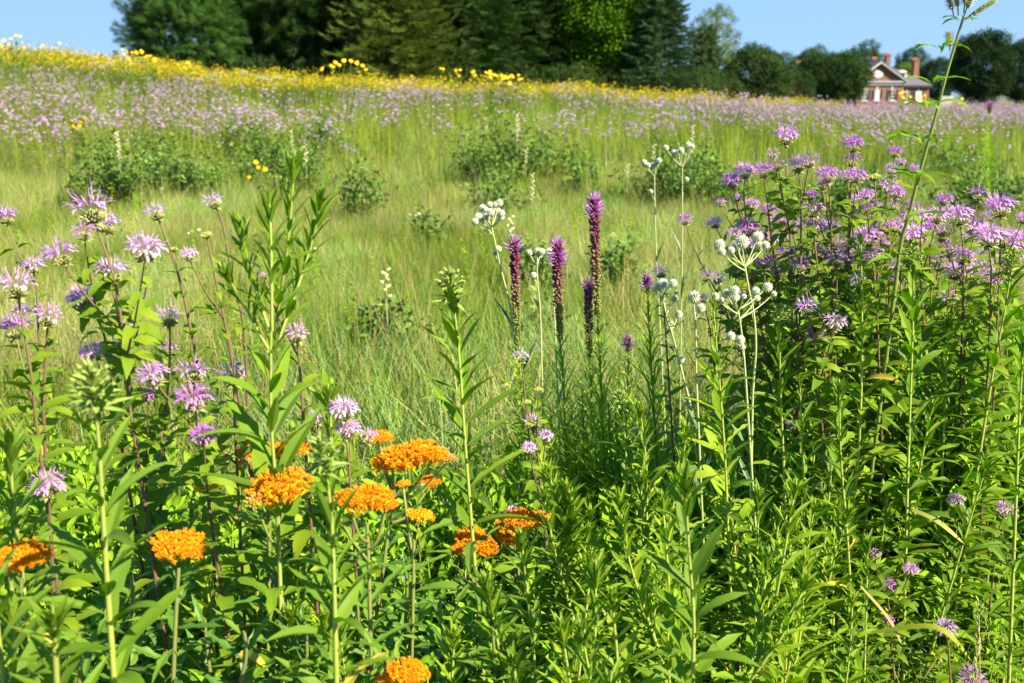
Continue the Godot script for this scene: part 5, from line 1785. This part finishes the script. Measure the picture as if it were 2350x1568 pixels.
func plant_others() -> void:
	var wd := [mats.weed_a, mats.weed_b, mats.weed_c]
	butterfly_weed("butterfly weed with a dome of orange flowers and pale peach buds", 1.20, [640, 1122, 150], [636, 1180, 640, 1300, 655, 1450], [585, 1152, 60], wd)
	butterfly_weed("butterfly weed with reddish orange flowers behind the tallest goldenrod stem", 1.32, [585, 1040, 90, 640, 1038, 90, 680, 1030, 70], [620, 1110, 618, 1250], [560, 1066, 34], wd)
	butterfly_weed("butterfly weed with a long arched orange umbel near the crowded bud goldenrod", 1.35, [945, 1050, 130, 900, 1065, 90, 870, 1005, 62, 990, 1045, 80, 985, 1108, 56], [930, 1110, 900, 1160, 880, 1300], [1032, 1056, 40], wd)
	butterfly_weed("butterfly weed with a bright orange umbel behind the knobby goldenrod", 1.15, [840, 1148, 120, 800, 1145, 70, 885, 1160, 60], [842, 1200, 846, 1300, 850, 1450], [762, 1155, 36], wd)
	butterfly_weed("butterfly weed with a round orange umbel low between stems", 1.08, [410, 1256, 120], [410, 1300, 404, 1400, 398, 1540], [], wd)
	butterfly_weed("butterfly weed with a deep orange umbel cut by the frame", 0.98, [60, 1275, 110, 15, 1290, 90], [50, 1330, 40, 1420, 30, 1540], [], wd)
	butterfly_weed("butterfly weed with two red orange umbels behind the short goldenrod shoot", 1.42, [1085, 1240, 90, 1115, 1262, 60, 1065, 1262, 60], [1092, 1300, 1100, 1420], [], wd)
	butterfly_weed("butterfly weed with a shaded orange umbel under a tiny pale bergamot", 1.50, [1185, 1200, 96, 1235, 1195, 70, 1165, 1235, 60], [1190, 1270, 1190, 1400], [], wd)
	butterfly_weed("butterfly weed blooming at the very bottom edge", 1.05, [935, 1545, 100, 890, 1560, 60], [930, 1590, 928, 1650], [], wd)
	butterfly_weed("fading butterfly weed with a few yellow flowers left", 1.30, [475, 1112, -72], [470, 1150, 440, 1200, 400, 1260], [], wd)
	butterfly_weed("withered butterfly weed with brown and yellow remains", 1.28, [965, 1182, -70, 925, 1110, -40], [950, 1240, 948, 1350], [], wd)
	for k in 10:
		var x: float = [300, 470, 560, 700, 820, 930, 1010, 1130, 180, 880][k]
		var y: float = [1320, 1420, 1450, 1430, 1380, 1300, 1380, 1440, 1450, 1500][k]
		var d: float = [1.15, 1.2, 1.05, 1.15, 1.25, 1.35, 1.2, 1.15, 0.95, 1.1][k]
		var path := stem_path([x, y, x + 4, y + 60, x + rf(-20, 20), y + 160], d)
		var foot := path[path.size() - 1]
		var o := thing("milkweed_stem", "flowerless milkweed stem with long dark glossy leaves low in front", "plant", foot, "flowerless milkweed stems")
		path = moved(path, -foot)
		var s := Shape.new()
		s.tube(path, 0.002, 0.0034, 6, Color(0.2, 0.24, 0.07), Color(0.15, 0.14, 0.05))
		put("stem", s.mesh(), mats.stem, o)
		leaves_on(o, path, 0.01, path_length(path) * 0.9, 0.018, 0.095, weed_leaf, wd, 0.7, 1.5, 0.5)

	snake_master("rattlesnake master crowned with a dense cluster of a dozen white balls", 2.25, [1128, 520], [1107, 478, 20, 1124, 471, 18, 1146, 466, 19, 1136, 470, 13, 1117, 485, 20, 1126, 488, 21, 1141, 485, 20, 1117, 498, 20, 1151, 490, 18, 1098, 500, 24, 1090, 509, -18, 1150, 499, 17, 1108, 506, 14, 1143, 572, 19, 1136, 582, 13], [1140, 575, 1150, 620, 1170, 700, 1182, 790], 1)
	snake_master("slim rattlesnake master between two blazing stars with three white balls", 2.4, [1233, 600], [1215, 581, 18, 1233, 578, 20, 1243, 578, 18, 1238, 586, 18, 1224, 632, 17], [1233, 640, 1240, 720, 1243, 830], 1)
	snake_master("rattlesnake master half hidden behind the middle blazing star", 2.45, [1268, 600], [1260, 578, 18, 1268, 585, 15], [1270, 660, 1274, 760], 1)
	snake_master("distant rattlesnake master with a loose flat cluster before the indigo shrub", 2.9, [1502, 405], [1478, 373, 14, 1487, 380, 14, 1497, 380, 14, 1505, 377, 15, 1512, 369, 15, 1494, 440, 11], [1503, 470, 1506, 580, 1512, 700], 1)
	snake_master("taller distant rattlesnake master whose pair of stalks spreads in a fork", 2.9, [1566, 385], [1528, 340, 15, 1546, 350, 14, 1556, 350, 16, 1563, 346, 17, 1580, 334, 17, 1589, 337, 11, 1576, 412, 12], [1566, 450, 1566, 560, 1564, 700], 1)
	snake_master("tallest rattlesnake master with eight large prickly balls in front of the bergamot", 1.75, [1710, 612], [1651, 562, 28, 1656, 578, 21, 1678, 575, 19, 1703, 556, 36, 1692, 564, 28, 1738, 544, 29, 1741, 563, 24, 1757, 563, 22], [1718, 660, 1730, 720, 1735, 800, 1728, 900, 1725, 1050], 1)
	snake_master("rattlesnake master with a low spread of balls beneath the tallest one", 1.75, [1694, 712], [1667, 674, 22, 1685, 667, 26, 1685, 683, 26, 1707, 681, 15, 1657, 688, -12, 1641, 681, 22, 1734, 668, 22, 1737, 685, 18, 1761, 660, 27, 1776, 675, 16, 1677, 772, 24, 1699, 781, 25, 1703, 797, 18], [1700, 750, 1706, 800, 1712, 880, 1720, 1000], 1)
	snake_master("rattlesnake master with one big ball above a tiny unripe one", 1.8, [1594, 715], [1592, 682, 33, 1608, 707, 26, 1593, 719, -11], [1597, 770, 1598, 860, 1604, 1000], 1)
	snake_master("rattlesnake master below the single lilac head with crowded unequal balls", 1.85, [1522, 690], [1520, 652, 28, 1510, 659, 22, 1502, 662, 18, 1544, 650, 22, 1552, 671, 11, 1548, 686, -19, 1557, 722, 22, 1541, 741, 10, 1570, 734, 10], [1532, 735, 1542, 765, 1555, 813, 1572, 880, 1600, 990], 1)
	snake_master("rattlesnake master with one solitary prickly ball low in the grass", 1.9, [1563, 840], [1562, 826, 21], [1572, 880, 1582, 940], 0)

	blazing_star("first blazing star, a dark purple spike with a wisp of bloom", 2.2, [1180, 558, 1184, 680, 1190, 790, 1200, 950, 1205, 1050], 790, 27, 0.35)
	blazing_star("middle blazing star with a shaggy lilac tip", 2.2, [1279, 562, 1282, 680, 1286, 790, 1294, 900, 1300, 1060], 790, 29, 1.0)
	blazing_star("tallest blazing star, its lilac tuft above the others", 2.25, [1363, 462, 1366, 580, 1370, 700, 1378, 850, 1386, 1050], 740, 29, 0.75)
	blazing_star("shortest dark blazing star in front of the tallest one", 2.15, [1350, 652, 1351, 740, 1354, 830, 1358, 950, 1362, 1060], 830, 25, 0.2)
	blazing_star("small blazing star in full mauve bloom alone in the grass", 2.6, [1441, 778, 1442, 815, 1442, 860, 1440, 940], 815, 20, 0.6)
	blazing_star("blazing star with a reddish tip beside the cluster of white balls", 2.3, [1485, 640, 1487, 680, 1490, 760, 1496, 860], 680, 22, 0.5)
	blazing_star("magenta blazing star sunk among the thicket's leaves", 1.9, [1869, 752, 1870, 790, 1870, 860, 1868, 950], 800, 30, 0.7)
	blazing_star("dark red blazing star bud poking up behind the large white balls", 2.0, [1757, 534, 1760, 560, 1764, 640, 1770, 740], 590, 12, 0.0)
	blazing_star("distant blazing star rising from the lilac field's far end", 9.0, [2272, 240, 2272, 262, 2272, 300], 262, 12, 0.6)

	prairie_dock()
	loose_blades()
	for k in 6:
		var x: float = [1236, 1262, 1312, 1336, 1396, 1412][k]
		blazing_star("slender flowerless blazing star stem of bright needle leaves", 2.2, [x, 905 + 22 * (k % 3), x + 3, 980, x + 8, 1070], 912 + 22 * (k % 3), 5, 0.0, "flowerless blazing star stems")
	whorled_stem()
	yellow_leaves()
	hover_fly()

# Culver's root: a tall stem with rings of drooping leaves and pale flower spikes
func whorled_stem() -> void:
	var ahead := 1.7
	var path := stem_path([2213, 35, 2196, 90, 2170, 180, 2152, 250, 2130, 330, 2105, 420, 2085, 500, 2068, 560, 2050, 700], ahead)
	var foot := path[path.size() - 1]
	var o := thing("whorled_stem", "tall stem with rings of drooping leaves and fading white flower spikes against the sky", "plant", foot)
	path = moved(path, -foot)
	var s := Shape.new()
	s.tube(path, 0.0020, 0.0041, 7, Color(0.20, 0.25, 0.05), Color(0.15, 0.20, 0.04))
	put("stem", s.mesh(), mats.stem, o)
	var rings := [[2206, 48, 48], [2158, 112, 62], [2140, 190, 78], [2128, 248, 84], [2118, 328, 100], [2098, 412, 108], [2078, 505, 120], [2062, 600, 120]]
	for r in rings:
		var p := at(r[0], r[1], ahead) - foot
		var n := 5
		for k in n:
			var az := TAU * k / n + rf(-0.25, 0.25) + 0.35
			var out := Vector3(cos(az), 0, sin(az))
			var dir := out + Vector3.UP * rf(0.30, 0.55)
			put("leaf", pick(golden_leaf[2]), pick([mats.lime_a, mats.green_c, mats.green_a]), o, aim(p + out * 0.004, dir, Vector3.UP * 1.0 - out * 0.3, px(r[2], ahead) * rf(0.85, 1.15), 1.15))
	var spikes := [[2170, -30, 2190, 40], [2190, -45, 2200, 36], [2222, -50, 2212, 30], [2238, -30, 2214, 34], [2284, 0, 2216, 44], [2178, 78, 2180, 116]]
	for q in spikes:
		var a := at(q[2], q[3], ahead) - foot
		var e := at(q[0], q[1], ahead + rf(-0.03, 0.03)) - foot
		var f := Shape.new()
		f.tube(PackedVector3Array([a, a.lerp(e, 0.5) + Vector3(0, 0.004, 0), e]), 0.0015, 0.0008, 4, Color(0.2, 0.26, 0.06), Color(0.3, 0.3, 0.12))
		var n := 130
		for i in n:
			var t := 0.25 + 0.75 * i / n
			var d := (e - a).normalized()
			var x := any_side(d)
			var out := x * cos(GOLDEN * i) + d.cross(x) * sin(GOLDEN * i)
			var col := vary(Color(0.50, 0.42, 0.20).lerp(Color(0.72, 0.70, 0.55), rng.randf()), 0.15)
			f.band(PackedVector3Array([a.lerp(e, t), a.lerp(e, t) + (out + d * 0.4) * rf(0.006, 0.011)]), PackedFloat32Array([0.0007, 0.0005]), d, Color(0.4, 0.4, 0.16), col)
			if i % 2 == 0:
				f.bud(a.lerp(e, t), out + d * 0.5, 0.005, 0.0013, Color(0.3, 0.33, 0.1), col, 4)
		put("flower_spike", f.mesh(), mats.grass, o)

func prairie_dock() -> void:
	var spots := [[1640, 1180, 1600, 1060, 0.16], [1740, 1160, 1800, 1050, 0.17], [1720, 1330, 1745, 1180, 0.15]]
	var foot := at(1700, 1400, 1.95)
	foot.y = ground(foot.x, foot.z)
	var o := thing("prairie_dock", "plant with very broad smooth leaves half hidden behind the slender goldenrod spire", "plant", foot)
	var s := Shape.new()
	for q in spots:
		var a := at(q[0], q[1], 1.95) - foot
		var b := at(q[2], q[3], 1.90) - foot
		s.tube(smooth(PackedVector3Array([a, a * 0.5, Vector3.ZERO]), 3), 0.002, 0.003, 5, Color(0.2, 0.28, 0.05), Color(0.2, 0.25, 0.06))
		var l := Shape.new()
		l.leaf(Vector3.ZERO, Vector3.UP, Vector3.BACK, 1.0, 0.62, 0.5, 0.12, 12, Color.WHITE, Color(1.35, 1.25, 1.5), 1, 0.06, 0.2, true)
		put("leaf", l.mesh(), mats.green_d, o, aim(a, b - a, Vector3(0.3, 0.7, 0.6), q[4]))
	put("stem", s.mesh(), mats.stem, o)

func loose_blades() -> void:
	var rows := [[2080, 1165, 2150, 1195, 2215, 1250, 1.7, 0.0045, 0.34, 0.36, 0.07, "pale green grass blade lying across the clearing"], [2000, 1452, 2150, 1440, 2232, 1520, 1.45, 0.004, 0.30, 0.34, 0.03, "long yellow green grass blade arching over the clearing"], [1975, 1345, 2040, 1420, 2070, 1480, 1.5, 0.0025, 0.45, 0.33, 0.12, "dry straw coloured grass stalk bent towards the clearing"], [2120, 1560, 2160, 1500, 2200, 1475, 1.45, 0.002, 0.45, 0.34, 0.14, "thin straw stalk beside the ragged pink head"]]
	for r in rows:
		var a := at(r[0], r[1], r[6])
		var pts := smooth(PackedVector3Array([Vector3.ZERO, at(r[2], r[3], r[6] - 0.05) - a, at(r[4], r[5], r[6] - 0.08) - a]), 5)
		var s := Shape.new()
		var ws := PackedFloat32Array()
		for k in pts.size():
			ws.append(r[7] * (1.0 - pow(absf(2.0 * k / (pts.size() - 1) - 0.9), 3.0) * 0.85))
		var col := Color(r[8], r[9], r[10])
		s.band(pts, ws, Vector3(0.1, 0.6, 0.8), col, vary(col, 0.1))
		single("grass_blade", s.mesh(), mats.grass, Transform3D(Basis(), a), r[11], "grass")

func yellow_leaves() -> void:
	var spots := [[1112, 1148, 0.045, 0.4], [35, 1450, 0.05, 0.2]]
	var words := ["curled yellow dead leaf caught low between the stems", "yellowed leaf lying under the deep orange umbel"]
	for i in 2:
		var s := Shape.new()
		s.leaf(Vector3.ZERO, Vector3.UP, Vector3.BACK, 1.0, 0.4, 1.3, 0.5, 8, Color.WHITE, Color.WHITE, 1)
		single("dead_leaf", s.mesh(), mats.yellowed, aim(at([540, 35][i], [1510, 1450][i], [1.15, 0.95][i]), Vector3(1, 0.1, 0.2), Vector3.UP, 0.05), words[i], "leaf")

func hover_fly() -> void:
	var p := at(722, 575, 1.17)
	var o := thing("hover_fly", "tiny striped hoverfly resting on a leaf of the branched goldenrod", "insect", p)
	var s := Shape.new()
	for k in 6:
		s.bud(Vector3(0.0012 * k - 0.004, 0, 0), Vector3.RIGHT, 0.0018, 0.0013, Color(0.6, 0.35, 0.02) if k % 2 == 0 else Color(0.03, 0.02, 0.01), Color(0.5, 0.3, 0.02) if k % 2 == 0 else Color(0.03, 0.02, 0.01), 6, 0.9)
	put("body", s.mesh(), mats.bud, o, Transform3D(Basis(Vector3.BACK, 0.5), Vector3.ZERO))
	for side in [-1, 1]:
		var w := Shape.new()
		w.leaf(Vector3.ZERO, Vector3(-0.5, 0.3, side), Vector3.UP, 0.007, 0.003, 0.1, 0.0, 3, Color.WHITE, Color.WHITE, 3)
		put("wing", w.mesh(), mats.wing, o, Transform3D(Basis(), Vector3(0.002, 0.001, 0)))
